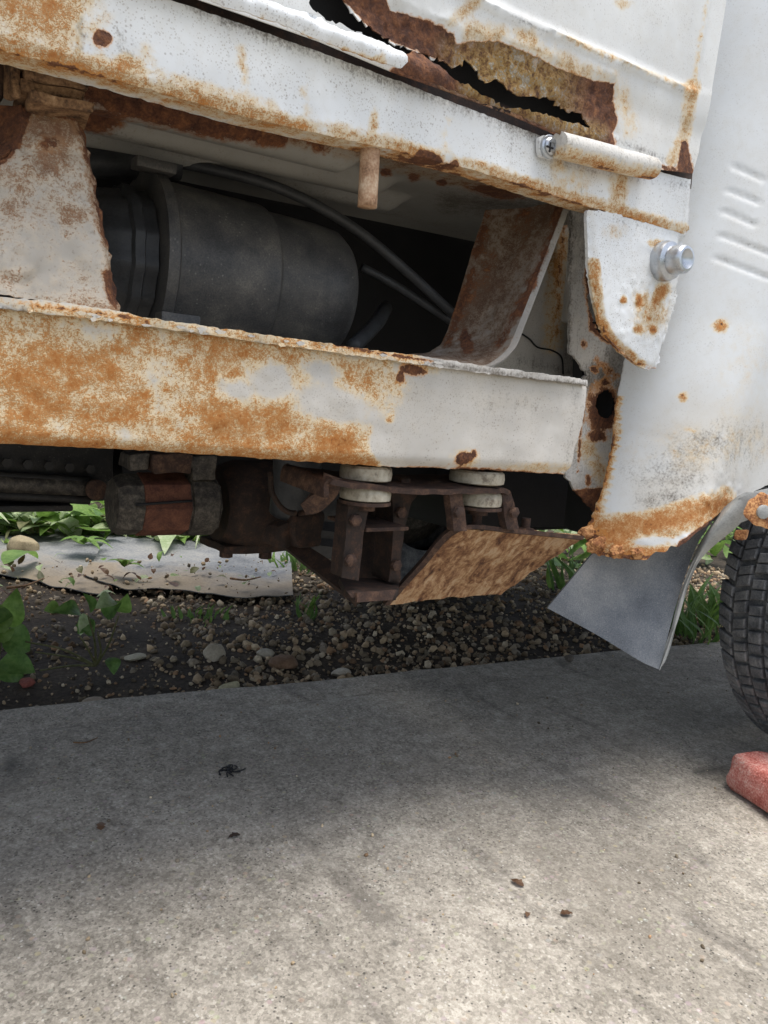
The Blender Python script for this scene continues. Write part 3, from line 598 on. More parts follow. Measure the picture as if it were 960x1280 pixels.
# chips of lifted paint along the flange
for k in range(26):
    x = rng.uniform(-20, 560); y = np.interp(x, [0, 200, 400, 560], [381, 406, 434, 456])+rng.uniform(-3, 4); w = rng.uniform(5, 16); h_ = rng.uniform(2, 4)
    s_ = .13; dy = rng.uniform(-.4, .4)
    plate('paint_flake', beam, 'cream', [(x, y), (x+w*.4, y+w*.4*s_-h_*.7), (x+w, y+w*s_-h_*.2), (x+w*.8, y+w*.8*s_+h_*.6), (x+w*.3, y+w*.3*s_+h_)], .0105+.001*dy, .0012, .002, spec=[C('stain', rng.uniform(0, .5)), C('dirt', rng.uniform(0, .3))])

# rust pin hanging from the rail
pn = tube('hanging_pin', TR, 'tan', [P(463, 182, Y=.016), P(461, 222, Y=.016), P(459, 259, Y=.016)], .0078, 14, 10)

# air cleaner drum behind
ay = .205; ax0, ax1 = P(190, 345, Y=ay), P(452, 372, Y=ay); zc = (P(400, 373, Y=ay)[2]+P(230, 338, Y=ay)[2])/2
rr_ = P(400, 277, Y=ay)[2]-zc; rr_ = abs(rr_)*1.0
o0 = np.array([P(188, 330, Y=ay)[0], ay, zc]); Lc = P(412, 372, Y=ay)[0]-o0[0]; Ls = P(352, 350, Y=ay-rr_*.95)[0]-o0[0]
drum = lathe('air_cleaner', TR, 'plastic', [(0, rr_*.9), (.001, rr_*1.03), (Ls-.006, rr_*1.01), (Ls-.002, rr_*1.0), (Ls, rr_*.965), (Ls+.003, rr_*.95), (Lc-.03, rr_*.93), (Lc-.012, rr_*.90), (Lc-.003, rr_*.82), (Lc, rr_*.70), (Lc+.002, .0001)], o0, (1, 0, 0), 72)
lathe('flange', drum, 'plastic', [(-.012, rr_*1.02), (-.011, rr_*1.12), (-.002, rr_*1.13), (0, rr_*1.08), (.003, rr_*1.0)], o0, (1, 0, 0), 64)
lathe('end_cap', drum, 'hose', [(-.06, .0001), (-.06, rr_*.66), (-.052, rr_*.76), (-.035, rr_*.80), (-.033, rr_*.86), (-.025, rr_*.86), (-.023, rr_*.80), (-.013, rr_*.84), (-.012, .0001)], o0, (1, 0, 0), 72, ridge=lambda t, a: 1+.035*(math.sin(t*14) > .2))
ck = P(222, 402, Y=ay-rr_*1.0)
block('clip', drum, 'plastic', (ck[0]-.018, ck[1]-.012, ck[2]-.012), (ck[0]+.016, ck[1]+.006, ck[2]+.006), .002)
block('catch', drum, 'plastic', (o0[0]-.03, ay-.05, zc+rr_*.98), (o0[0]+.004, ay-.03, zc+rr_*1.10), .002)

# pipes and cables
tube('air_pipe', TR, 'hose', [P(-80, 196, Y=.22), P(60, 201, Y=.22), P(150, 204, Y=.22), P(222, 207, Y=.22)], .0135, 16)
tube('cable', TR, 'hose', [P(222, 203, Y=.215), P(270, 213, Y=.2), P(340, 232, Y=.18), P(405, 262, Y=.17), P(460, 298, Y=.165), P(515, 345, Y=.16), P(566, 392, Y=.16)], .0052, 12, 40)
tube('cable', TR, 'hose', [P(452, 334, Y=.19), P(500, 360, Y=.18), P(564, 402, Y=.17)], .0045, 10, 20)
tube('hose', TR, 'hose', [P(440, 435, Y=.16), P(470, 405, Y=.19), P(482, 385, Y=.24)], .008, 12, 16)

# pressed stay behind the beam
st_spec = [C('dirt', .26), C('stain', .38), L('stain', [(690, 255), (640, 300), (590, 400)], 60, .7), L('rust', [(660, 258), (640, 300), (600, 340)], 50, .48), L('rust', [(700, 255), (690, 300), (650, 390)], 14, .7), L('rust', [(607, 270), (585, 360), (560, 430)], 18, .58), B('rust', 585, 425, 14, 20, .9), L('rust', [(650, 380), (625, 430)], 14, .6), L('rust', [(600, 300), (590, 390)], 30, .42),
           L('rust', [(640, 300), (612, 400)], 9, -.9), B('rust', 606, 405, 16, 30, -.8, 20), L('dirt', [(600, 280), (570, 400)], 20, .5), L('dirt', [(600, 455), (550, 440)], 10, .5)]
bk = [P(607, 262, Y=.13), P(592, 308, Y=.13), P(569, 383, Y=.125), P(556, 420, Y=.12), P(546, 434, Y=.115), P(530, 441, Y=.11), P(512, 444, Y=.11)]
fr = [P(708, 250, Y=.045), P(682, 318, Y=.045), P(648, 406, Y=.04), P(634, 436, Y=.037), P(606, 456, Y=.032), P(570, 452, Y=.03), P(535, 446, Y=.03)]
md = [(a+b)/2 for a, b in zip(bk, fr)]; md = [m+np.array([.008, .004, 0]) if i < 4 else m for i, m in enumerate(md)]
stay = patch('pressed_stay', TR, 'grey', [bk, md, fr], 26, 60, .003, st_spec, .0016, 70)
fl = [f+np.array([.005, -.004, 0]) if i < 5 else f+np.array([0, -.003, -.002]) for i, f in enumerate(fr)]
patch('stay_flange', stay, 'grey', [fr, fl], 5, 50, .002, [C('dirt', .25), L('rust', [(700, 260), (665, 360)], 8, .65), L('dirt', [(700, 260), (660, 370)], 8, .5), B('dirt', 665, 358, 5, 8, .8), L('stain', [(640, 425), (600, 458)], 8, .3)], .0006, 80)
# cab back plate and corner pillar
bp = sheet('back_plate', TR, 'cream', [(676, 246), (722, 250), (716, 474), (600, 470), (640, 370)], .175, .006, .003, (), [L('rust', [(706, 270), (700, 330), (695, 420)], 9, .5), L('stain', [(700, 300), (690, 430)], 20, .45), L('dirt', [(650, 450), (712, 466)], 14, .5), L('dirt', [(712, 258), (708, 460)], 7, .5), B('dirt', 695, 290, 12, 10, .7), C('dirt', .14)], fn(14, .0015, 5))
tube('seam', bp, 'black', [P(650, 416, Y=.172), P(662, 424, Y=.172), P(672, 434, Y=.172), P(690, 438, Y=.172), P(702, 447, Y=.172), P(704, 468, Y=.172)], .0011, 6, 30)
rh = [(758+13*math.cos(t), 505+18*math.sin(t)) for t in np.linspace(0, 2*math.pi, 22)[:-1]]
pil = sheet('corner_pillar', TR, 'cream', [(713, 250), (750, 250), (805, 470), (796, 530), (784, 600), (772, 632), (752, 656), (738, 640), (722, 618), (708, 597), (704, 574), (704, 545), (710, 512), (722, 480), (733, 468), (722, 450), (712, 442)], .088, .0038, .003,
            [rh, [(735, 372), (740, 352), (750, 372), (758, 404), (752, 418), (741, 404)]],
            [C('dirt', .34), B('dirt', 745, 470, 34, 30, .7), B('rust', 742, 462, 8, 5, .8, 30), B('rust', 757, 478, 7, 4, .8, 20), B('rust', 730, 430, 6, 8, .6), B('rust', 735, 600, 5, 12, .55), L('stain', [(735, 560), (760, 600)], 20, .35), L('rust', [(735, 340), (740, 410), (760, 425)], 9, .75), B('rust', 755, 512, 24, 36, .85), B('rust', 748, 545, 16, 10, .7), G('rust', [(715, 614), (770, 608), (770, 660), (715, 660)], 4), L('rust', [(745, 450), (770, 470), (745, 480)], 10, .5), L('rust', [(728, 510), (722, 590)], 4, .6), L('dirt', [(714, 260), (712, 440)], 5, .7), L('dirt', [(760, 440), (776, 500)], 14, .6), L('dirt', [(725, 575), (760, 590)], 10, .3)],
            lambda X, Z, px: .0025*np.array([noise.fractal(Vector((x*60, z*60, 31)), 1, 2, 4) for x, z in zip(X, Z)])-.010*np.clip((px[:, 1]-540)/70, 0, 1)*np.clip(1-np.abs(px[:, 0]-742)/26, 0, 1), .0007)
sheet('pillar_hole_shade', pil, 'black', [(724, 240), (800, 250), (820, 480), (790, 580), (742, 580), (730, 480)], .145, .02, .003)  # black sheet added so the pillar holes look dark inside
# bolted corner plate
cp_spec = [L('rust', [(742, 345), (748, 395), (760, 425), (790, 452), (820, 462)], 5, .62), L('stain', [(742, 330), (748, 395), (762, 425), (800, 456)], 10, .72), B('stain', 827, 365, 9, 14, 1.05, 35), B('dirt', 827, 365, 9, 14, .4), B('stain', 820, 375, 6, 8, 1.05, 30), B('dirt', 820, 375, 6, 8, .4), B('stain', 799, 376, 5, 8, 1.05), B('dirt', 799, 376, 5, 8, .4), B('stain', 798, 411, 8, 7, 1.05), B('dirt', 798, 411, 8, 7, .4), B('stain', 816, 412, 5, 5, 1.05), B('dirt', 816, 412, 5, 5, .4), B('stain', 780, 375, 4, 5, 1.05), B('dirt', 780, 375, 4, 5, .4), B('stain', 811, 398, 4, 4, 1.05), B('dirt', 811, 398, 4, 4, .4), B('stain', 812, 390, 26, 34, .36), L('dirt', [(740, 268), (860, 298)], 6, .35), B('stain', 820, 304, 12, 6, .5), L('dirt', [(742, 270), (741, 340)], 6, .3), B('stain', 770, 290, 20, 14, .18)]
def cp_disp(X, Z, px):
    nz = np.array([noise.fractal(Vector((x*120, z*120, 41)), 1, 2, 4) for x, z in zip(X, Z)])
    bl = np.clip(1-np.hypot((px[:, 0]-808)/48, (px[:, 1]-385)/62), 0, 1)
    e = seg_dist(px, [(738, 268), (742, 350), (757, 415), (800, 455), (820, 463), (830, 440), (853, 300)])
    return -.005*bl**.6*np.abs(nz)+.006*np.clip(1-e/7, 0, 1)**2-.0006*nz
cp = sheet('bolted_plate', TR, 'white', [(735, 262), (800, 270), (858, 288), (853, 318), (846, 370), (836, 415), (828, 450), (823, 460), (814, 463), (800, 456), (776, 441), (759, 418), (749, 392), (743, 352), (739, 315), (736, 290)], .005, .0032, .0035, (), cp_spec, cp_disp, .0006)
hb = lathe('flange_bolt', cp, 'zinc', [(-.004, .020), (.006, .0205), (.010, .019), (.012, .0145), (.025, .0145), (.028, .0125), (.0285, .010), (.026, .007), (.0245, .0001)], P(829, 327, Y=.003), (0, -1, 0), 40)

# cab
Xe_top, Xe_bot = P(782, 455, Y=.045), P(738, 650, Y=.045)
CY = -.045
def cab_edge(Z): return Xe_bot[0]+(Xe_top[0]-Xe_bot[0])*(Z-Xe_bot[2])/(Xe_top[2]-Xe_bot[2])
def cab_w(Z): return np.interp(Z, [.30, .40, .50, .60, .75, 1.0], [.060, .080, .105, .125, .135, .135])
def cab_y(X, Z):
    X = np.asarray(X, float); t = np.clip((X-cab_edge(np.asarray(Z)))/cab_w(Z), -.05, 1)
    y = CY+.15*(1-t)**2.1
    t0 = (X-cab_edge(np.asarray(Z)))
    return np.where(t0 < -.004, 9.0, y)
slots = [[(918, 208), (954, 224)], [(912, 238), (949, 253)], [(906, 264), (944, 281)], [(901, 294), (975, 322)], [(894, 322), (985, 356)]]
def cab_disp(X, Z, px):
    y = np.zeros(len(X))
    for s_ in slots:
        d = seg_dist(px, s_); y += .0026*np.clip(1-d/4.2, 0, 1)**.6
    nz = np.array([noise.fractal(Vector((x*80, z*80, 51)), 1, 2, 4) for x, z in zip(X, Z)])
    low = seg_dist(px, [(735, 665), (760, 695), (835, 690), (905, 638)]); k = np.clip(1-low/60, 0, 1)
    y += -.004*k*np.abs(nz)-.0035*np.clip(1-np.hypot((px[:, 0]-755)/25, (px[:, 1]-675)/24), 0, 1)*(1+nz)
    rough_ = np.clip(1-np.hypot((px[:, 0]-850)/100, (px[:, 1]-570)/70), 0, 1)
    y += -.0012*rough_*nz
    return y
cab_ol = [('w', 1.0, 1.05), ('w', 1.9, 1.05), ('w', 1.9, .36), ('w', 1.62, .36), ('w', 1.56, .48), ('w', 1.44, .58), ('w', 1.25, .625), ('w', 1.05, .58), (1010, 590), (960, 606), (930, 620), (905, 636), (888, 650), (872, 664), (858, 676), (848, 684), (838, 682), (830, 690), (818, 689), (808, 699), (790, 700), (775, 697), (760, 696), (745, 690), (735, 678), (733, 662), (740, 648), (752, 620), (765, 560), (772, 500), (781, 455)]
zb = hit(782, 450, cab_y); zdx = float(zb[0]-cab_edge(zb[2])); zt = 1.05
cab_ol = [('w', float(cab_edge(zt))+zdx, zt)]+cab_ol[1:-1]+[('w', float(zb[0]), float(zb[2])), ('w', float(cab_edge(.7))+zdx, .7)]
cab_spec = [G('dust', [(905, -100), (915, 120), (885, 280), (860, 400), (820, 520), (770, 650), (900, 700), (1100, 600), (1200, -100)], 30, .24), B('dust', 900, 560, 150, 110, .5), B('dust', 830, 620, 70, 60, .5), L('stain', [(742, 655), (760, 672), (800, 662), (850, 648), (905, 628)], 24, .85), L('stain', [(772, 500), (763, 560), (752, 620), (740, 655)], 7, .85), L('rust', [(768, 540), (752, 620), (738, 655)], 3.5, .6), L('rust', [(733, 665), (745, 690), (775, 698), (810, 696)], 8, .7), G('rust', [(838, 694), (850, 676), (880, 656), (912, 634), (905, 650), (870, 690)], 4), B('rust', 750, 668, 12, 12, .6), L('stain', [(735, 670), (760, 695), (830, 690)], 22, .8), B('stain', 810, 677, 30, 8, -.45), B('stain', 768, 672, 34, 26, .95), B('stain', 790, 655, 50, 14, .8),
            B('stain', 900, 408, 10, 9, .9), B('rust', 902, 407, 5, 6, .7), B('stain', 853, 496, 6, 8, .9), B('rust', 853, 494, 3, 4, .7), B('stain', 862, 538, 5, 4, .5), B('stain', 890, 560, 130, 40, .16), B('stain', 930, 480, 60, 120, .12),
            B('dirt', 880, 555, 60, 26, .50, -10), B('dirt', 840, 590, 70, 40, .42), B('dirt', 920, 560, 60, 50, .36), B('dirt', 830, 625, 60, 20, .42), L('dirt', [(890, 420), (882, 444)], 3, .4), B('dirt', 905, 390, 4, 3, .4), B('dirt', 800, 470, 3, 4, .3)]
for s_ in slots: cab_spec.append(L('dirt', [(s_[0][0], s_[0][1]-2), (s_[1][0], s_[1][1]-2)], 4, .28))
cab = sheet('cab_side', TR, 'cab', cab_ol, cab_y, .0034, .0016, (), cab_spec, cab_disp, .0002)
for k, (x, y, rr0) in enumerate([(752, 684, 16), (738, 668, 12), (775, 692, 12), (800, 694, 9)]):   # rust scabs on the rotten tip
    p = hit(x, y, cab_y)
    bm = bmesh.new(); bmesh.ops.create_icosphere(bm, subdivisions=4, radius=1)
    for v in bm.verts:
        nn = noise.fractal(v.co*1.6+Vector((k*7, 0, 0)), 1, 2, 5); v.co = v.co*(1+.38*nn); v.co.x *= rr0*.00125; v.co.y *= .006; v.co.z *= rr0*.00062; v.co = v.co+Vector(p)+Vector((0, .0015, .002))
    Vv = np.array([v.co[:] for v in bm.verts]); Ff = [[v.index for v in f.verts] for f in bm.faces]; bm.free()
    link('rust_scab', Vv, Ff, 'flake', cab)
# inner folds of the cab corner
sheet('inner_sill', cab, 'darkrust', [(762, 650), (800, 660), (870, 640), (905, 620), (880, 668), (850, 690), (800, 695), (765, 688)], .11, .012, .003)
block('cab_rear_wall', TR, 'cab', (cab_edge(.7)+.004, .06, .60), (cab_edge(.7)+.02, 1.10, 1.05), .004)
block('cab_floor', TR, 'black', (cab_edge(.7)+.022, .03, .60), (1.88, 1.10, .64), .004)
block('cab_far_side', TR, 'cab', (cab_edge(.7)+.0, 1.105, .36), (1.9, 1.14, 1.05), .01)

# rubber mud flap with its clamp
fa, fb = P(958, 628, Y=-.07), P(905, 640, Y=-.06)
rowL = [P(800, 640, Y=.02), P(765, 665, Y=.04), P(722, 715, Y=.06), P(684, 760, Y=.075)]
rowM = [P(850, 640, Y=-.01), P(812, 680, Y=.015), P(780, 735, Y=.03), P(745, 793, Y=.04)]
rowN = [P(882, 648, Y=-.03), P(850, 690, Y=-.005), P(825, 760, Y=.0), P(800, 826, Y=.0)]
rowR = [P(900, 638, Y=-.045), P(868, 688, Y=-.018), P(842, 768, Y=-.012), P(824, 837, Y=-.012)]
flap = patch('mud_flap', TR, 'flap', [rowL, rowM, rowN, rowR], 40, 40, .004, disp=.0012, dscale=18)
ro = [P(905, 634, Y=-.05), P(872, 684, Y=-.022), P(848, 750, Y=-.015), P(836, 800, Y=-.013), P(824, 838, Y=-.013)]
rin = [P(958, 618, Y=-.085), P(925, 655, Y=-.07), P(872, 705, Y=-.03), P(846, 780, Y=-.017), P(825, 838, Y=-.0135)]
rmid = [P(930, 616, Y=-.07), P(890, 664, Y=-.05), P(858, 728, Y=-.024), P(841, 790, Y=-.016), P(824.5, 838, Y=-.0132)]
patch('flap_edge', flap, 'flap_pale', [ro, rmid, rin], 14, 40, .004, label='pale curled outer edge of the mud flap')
ctop = [P(905, 637, Y=-.05), P(925, 622, Y=-.068), P(950, 613, Y=-.08), P(985, 606, Y=-.09)]
cbot = [P(912, 656, Y=-.06), P(930, 652, Y=-.074), P(955, 640, Y=-.086), P(985, 630, Y=-.095)]
patch('flap_clamp', flap, 'flap_pale', [ctop, cbot], 14, 24, .003)
dsk = P(950, 639, Y=-.088)
lathe('clamp_washer', flap, 'flake', [(0, .017), (.002, .0185), (.003, .0165), (.003, .0001)], dsk, (-.5, -1, .3), 32, ridge=lambda t, a: 1+.10*math.sin(3*t+1)+.05*math.sin(7*t))
lathe('clamp_bolt', flap, 'flap_pale', [(.004, .0075), (.0065, .0075), (.008, .005), (.008, .0001)], dsk, (-.45, -1, 0), 14)
block('rust_tag', flap, 'flake', tuple(P(925, 668, Y=-.07)-.006), tuple(P(925, 668, Y=-.07)+np.array([.010, .006, .005])), .003, .4, .003, sub=2)

# wheel
def make_wheel(loc, rz, r=.27, w=.135):
    wh = bpy.data.objects.new('wheel', None); COL.objects.link(wh); wh.parent = TR
    wh.location = Vector(loc)-TR.location; wh.rotation_euler = (0, 0, rz)
    V = []; Fc = []
    def ring(profile, seg):
        b = len(V)
        for i in range(seg):
            t = 2*math.pi*i/seg
            for (y, rr) in profile: V.append((rr*math.cos(t), y, rr*math.sin(t)))
        m = len(profile)
        for i in range(seg):
            for j in range(m-1):
                a_ = b+i*m+j; c_ = b+((i+1) % seg)*m+j; Fc.append((a_, a_+1, c_+1, c_))
    h = w/2
    ring([(-h*.78, .155), (-h*.98, .175), (-h*1.08, .21), (-h*1.0, .245), (-h*.86, r-.011), (-h*.4, r-.008), (0, r-.0075), (h*.4, r-.008), (h*.86, r-.011), (h*1.0, .245), (h*1.08, .21), (h*.98, .175), (h*.78, .155)], 96)
    nb = 46
    def blockt(t0, t1, y0, y1, ch, hgt, skew):
        b = len(V); cr_ = lambda y: .0035*(y/h)**2*1.6
        for rr0, ins in ((r-.014, 0), (r+hgt-.0016, 0), (r+hgt, .0016)):
            for (t, y) in ((t0, y0), (t1, y0), (t1, y1), (t0, y1)):
                tt = t+skew*y+(ins/r if t == t0 else -ins/r); yy = y+(ins if y == y0 else -ins); q_ = rr0-cr_(yy)
                V.append((q_*math.cos(tt), yy, q_*math.sin(tt)))
        for k in range(2):
            for i in range(4):
                a_, c_ = b+k*4+i, b+k*4+(i+1) % 4; Fc.append((a_, c_, c_+4, a_+4))
        Fc.append((b+8, b+9, b+10, b+11))
    for i in range(nb):
        t = 2*math.pi*i/nb; d = 2*math.pi/nb
        for (y0, y1, ph, sk, gp) in ((-h*.97, -h*.60, 0, 1.0, .10), (-h*.53, -h*.16, .5, -1.2, .14), (-h*.09, h*.20, .2, 0.6, .16), (h*.27, h*.58, .6, 1.2, .14), (h*.64, h*.97, .1, -1.0, .10)):
            j0, j1 = rng.uniform(-.05, .05, 2); ta, tb = t+d*(ph+gp+j0), t+d*(ph+1-gp*.3+j1); tm = ta+(tb-ta)*rng.uniform(.42, .58); hh = rng.uniform(-.0012, .0002); g_ = .0006/r
            blockt(ta, tm-g_, y0, y1, 0, hh, sk); blockt(tm+g_, tb, y0, y1, 0, hh, sk)
    ty = link('tyre', V, Fc, 'rubber', None, False); ty.parent = wh; ty.location = (0, 0, 0)
    rim = lathe('rim', None, 'cast', [(-.05, .150), (-.055, .158), (-.045, .156), (-.03, .13), (-.02, .11), (-.035, .06), (-.035, .0001)], (0, 0, 0), (0, 1, 0), 40); rim.parent = wh
    for k in range(4):
        t = math.pi/2*k+.4; nu_ = lathe('wheel_nut', None, 'zinc', [(0, .010), (.016, .010), (.018, .007), (.018, .0001)], (.05*math.cos(t), -.035, .05*math.sin(t)), (0, -1, 0), 6); nu_.parent = rim
    return wh
w0 = make_wheel((1.248, -.045, .268), math.radians(-9))
def copy_tree(o_, parent):
    c_ = o_.copy(); COL.objects.link(c_); c_.parent = parent
    for ch in list(o_.children): copy_tree(ch, c_)
    return c_
for loc in ((1.237, 1.06, .268), (-.95, .09, .268), (-.95, 1.04, .268)):
    c_ = copy_tree(w0, TR); c_.location = Vector(loc)-TR.location; c_.rotation_euler = (0, 0, 0 if loc[1] < 1 else math.pi)

# dark chassis and driveline
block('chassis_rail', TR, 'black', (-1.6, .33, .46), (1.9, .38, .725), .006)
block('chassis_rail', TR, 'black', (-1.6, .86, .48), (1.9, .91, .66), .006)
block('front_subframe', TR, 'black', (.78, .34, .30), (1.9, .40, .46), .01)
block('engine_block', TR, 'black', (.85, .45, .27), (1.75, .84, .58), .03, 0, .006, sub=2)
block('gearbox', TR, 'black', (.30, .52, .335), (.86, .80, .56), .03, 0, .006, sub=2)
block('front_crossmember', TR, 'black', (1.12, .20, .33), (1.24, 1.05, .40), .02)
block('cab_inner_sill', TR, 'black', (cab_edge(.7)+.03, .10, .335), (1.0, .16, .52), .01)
# sump on the left, with ribs
p0, p1 = P(-200, 636, Y=.50), P(140, 640, Y=.50)
sump = block('sump', TR, 'iron', (p0[0]-.5, .49, P(60, 641, Y=.49)[2]+.012), (p1[0], .80, .52), .012, 0, .003, sub=3)
for yy, rr0, mt in ((607, .011, 'cast'), (598, .006, 'iron'), (622, .006, 'iron')):
    a_ = P(-60, yy-6, Y=.483); b_ = P(112, yy+3, Y=.483); tube('sump_rib', sump, mt, [a_, b_], rr0, 12, 8)
lathe('sump_plug', sump, 'rust', [(0, .013), (.012, .013), (.014, .009), (.014, .0001)], P(118, 611, Y=.48), (0, -1, 0), 18)
block('sump_lip', sump, 'iron', (p0[0]-.5, .47, P(60, 636, Y=.47)[2]-.004), (P(92, 636, Y=.47)[0], .82, P(60, 636, Y=.47)[2]+.004), .003)
for k in range(5):
    p = P(8+26*k, 578+2*k, Y=.482); lathe('sump_bolt', sump, 'iron', [(0, .006), (.006, .006), (.006, .0001)], p, (0, -1, 0), 6)
# starter motor: faceted cylinder with rust-red bands
sy = .33; so_ = P(150, 632, Y=sy); sc_ = P(215, 630, Y=sy)[2]; sr = (P(215, 592, Y=sy)[2]-P(215, 668, Y=sy)[2])/2
xs = lambda px_: P(px_, 630, Y=sy-sr*.8)[0]-so_[0]
oo = np.array([so_[0], sy, sc_])
stt = lathe('starter_motor', TR, 'cast', [(xs(148), sr*.5), (xs(149), sr*.85), (xs(158), sr*.97), (xs(276), sr*.99), (xs(280), sr*.7)], oo, (1, 0, 0), 8)
lathe('rust_band', stt, 'band', [(xs(180), sr*.9), (xs(181), sr*1.02), (xs(238), sr*1.03), (xs(240), sr*.9)], oo, (1, 0, 0), 8)
lathe('end_flange', stt, 'cast', [(xs(240), sr*.9), (xs(241), sr*1.05), (xs(272), sr*1.05), (xs(276), sr*.9)], oo, (1, 0, 0), 26)
tube('band_seam', stt, 'black', [P(170, 631, Y=sy-sr*1.03), P(240, 626, Y=sy-sr*1.03)], .0016, 6, 6)
for (x0, x1, y0, y1, mt) in ((162, 186, 568, 588, 'cast'), (188, 236, 567, 590, 'rust'), (238, 268, 570, 600, 'cast'), (208, 240, 572, 586, 'cast')):
    a_, b_ = P(x0, y1, Y=sy-.02), P(x1, y0, Y=sy-.02); block('solenoid_lug', stt, mt, (a_[0], sy-.024-.004*(x0 % 3), a_[2]), (b_[0], sy+.02, b_[2]), .003, 0, .003, sub=2)
# gear housing, boot, hose, ear
hc = P(312, 632, Y=.36); hr = (P(312, 574, Y=.36)[2]-P(312, 690, Y=.36)[2])/2
hous = lathe('gear_housing', TR, 'darkrust', [(-.045, .0001), (-.045, hr*.7), (-.035, hr*.9), (-.02, hr*.97), (.045, hr), (.055, hr*.9), (.07, hr*.6), (.07, .0001)], hc, (1, 0, 0), 36)
a_, b_ = P(272, 690, Y=.34), P(352, 676, Y=.34); block('housing_foot', hous, 'darkrust', (a_[0], .32, a_[2]), (b_[0], .40, b_[2]), .003, 0, .003, sub=2)
for px_, py_ in ((283, 690), (332, 692)): lathe('foot_bolt', hous, 'rust', [(0, .008), (.012, .008), (.012, .0001)], P(px_, py_-6, Y=.33), (0, 0, -1), 6)
tube('rubber_hose', TR, 'hose', [P(372, 566, Y=.20), P(371, 600, Y=.20), P(366, 640, Y=.21)], .026, 20, 14)
tube('hose_clip', TR, 'darkrust', [P(338, 590, Y=.18), P(341, 618, Y=.175), P(360, 640, Y=.17), P(392, 640, Y=.17)], .003, 8, 20)
for (x, y, r0) in ((376, 636, .016), (372, 660, .02), (350, 668, .014)):
    p = P(x, y, Y=.20); block('cast_ear', TR, 'darkrust', tuple(p-r0), tuple(p+r0), .008, .3, .006, sub=3)
bo = P(402, 645, Y=.27)
lathe('rubber_boot', TR, 'hose', [(-.045, .0001), (-.045, .036), (-.03, .042), (-.022, .036), (-.012, .044), (-.002, .036), (.01, .042), (.03, .04), (.04, .03), (.04, .0001)], bo, (.1, 0, 1), 28)
p0, p1 = P(345, 672, Y=.23), P(452, 738, Y=.10)
patch('diagonal_strut', TR, 'darkrust', [[P(350, 660, Y=.24), P(400, 692, Y=.17), P(452, 726, Y=.10)], [P(346, 676, Y=.23), P(392, 712, Y=.16), P(440, 748, Y=.09)]], 6, 16, .012, (), .001)
# engine-mount bracket under the beam
mz = P(517, 611, Y=.03)[2]
mb_rows = [[P(404, 622, Y=.035), P(406, 605, Y=.035), P(414, 598, Y=.032), P(428, 602, Y=.03), P(517, 611, Y=.03), P(600, 611, Y=.03), P(630, 610, Y=.03), P(638, 616, Y=.03)]]
mb_rows.append([p+np.array([.0, .08, .004]) for p in mb_rows[0]])
mbk = patch('mount_bracket', TR, 'rust', mb_rows, 10, 60, .005, (), .0012, 60)
patch('bracket_ear', mbk, 'rust', [[P(404, 596, Y=.04), P(400, 612, Y=.05), P(386, 622, Y=.06), P(376, 630, Y=.07)], [P(428, 604, Y=.035), P(420, 622, Y=.045), P(400, 640, Y=.06), P(382, 644, Y=.07)]], 10, 16, .006, (), .0015)
def cushion(x0, x1, yt, yb, Y):
    c0 = P((x0+x1)/2, (yt+yb)/2, Y=Y); r0 = abs(P(x1, yb, Y=Y)[0]-P(x0, yb, Y=Y)[0])/2; hh = abs(P(x0, yt, Y=Y)[2]-P(x0, yb, Y=Y)[2])
    return lathe('rubber_mount', mbk, 'mount', [(0, .0001), (0, r0*.86), (hh*.10, r0*.98), (hh*.45, r0), (hh*.85, r0*.97), (hh, r0*.88), (hh, .0001)], c0-np.array([0, 0, hh/2]), (0, 0, 1), 40, ridge=lambda t, a: 1+.012*math.sin(t*17)+.01*math.sin(t*5+2))
cushion(430, 485, 581, 600, .055); cu = cushion(430, 484, 605, 625, .055); cushion(570, 622, 587, 604, .055); cu2 = cushion(577, 620, 613, 632, .055)
for cx, cy in ((456, 627), (598, 634)): lathe('mount_washer', mbk, 'rust', [(0, .024), (.003, .024), (.003, .010), (.009, .010), (.009, .0001)], P(cx, cy-2, Y=.055), (0, 0, -1), 24)
plate('hanger_post', mbk, 'darkrust', [(436, 628), (462, 630), (455, 665), (448, 726), (427, 722), (432, 670)], .05, .020, .006, disp=fn(60, .001, 1))
plate('hanger_post', mbk, 'darkrust', [(490, 614), (526, 614), (514, 628), (507, 655), (502, 690), (500, 728), (486, 728), (490, 690), (492, 655)], .075, .03, .006, disp=fn(60, .001, 2))
plate('hanger_web', mbk, 'darkrust', [(455, 628), (500, 616), (494, 728), (440, 728)], .12, .004, .01)
a_, b_ = P(450, 663, Y=.06), P(504, 656, Y=.06); block('hanger_rung', mbk, 'rust', (a_[0], .05, a_[2]), (b_[0], .12, b_[2]), .002)
patch('hanger_tray', mbk, 'darkrust', [[P(424, 722, Y=.10), P(500, 722, Y=.12)], [P(434, 740, Y=.05), P(498, 738, Y=.05)], [P(444, 752, Y=.05), P(494, 750, Y=.05)]], 12, 12, .006, (), .001)
patch('tray_lip', mbk, 'rust', [[P(446, 741, Y=.045), P(496, 737, Y=.045)], [P(446, 753, Y=.043), P(490, 750, Y=.043)]], 4, 10, .004, (), .0008)
plate('bracket_leg', mbk, 'rust', [(560, 612), (577, 612), (581, 640), (584, 664), (567, 664), (565, 640)], .036, .01, .005, disp=fn(60, .0012, 3))
plate('bracket_leg', mbk, 'rust', [(627, 616), (638, 613), (643, 630), (649, 662), (634, 662), (630, 640)], .036, .01, .005, disp=fn(60, .0012, 4))
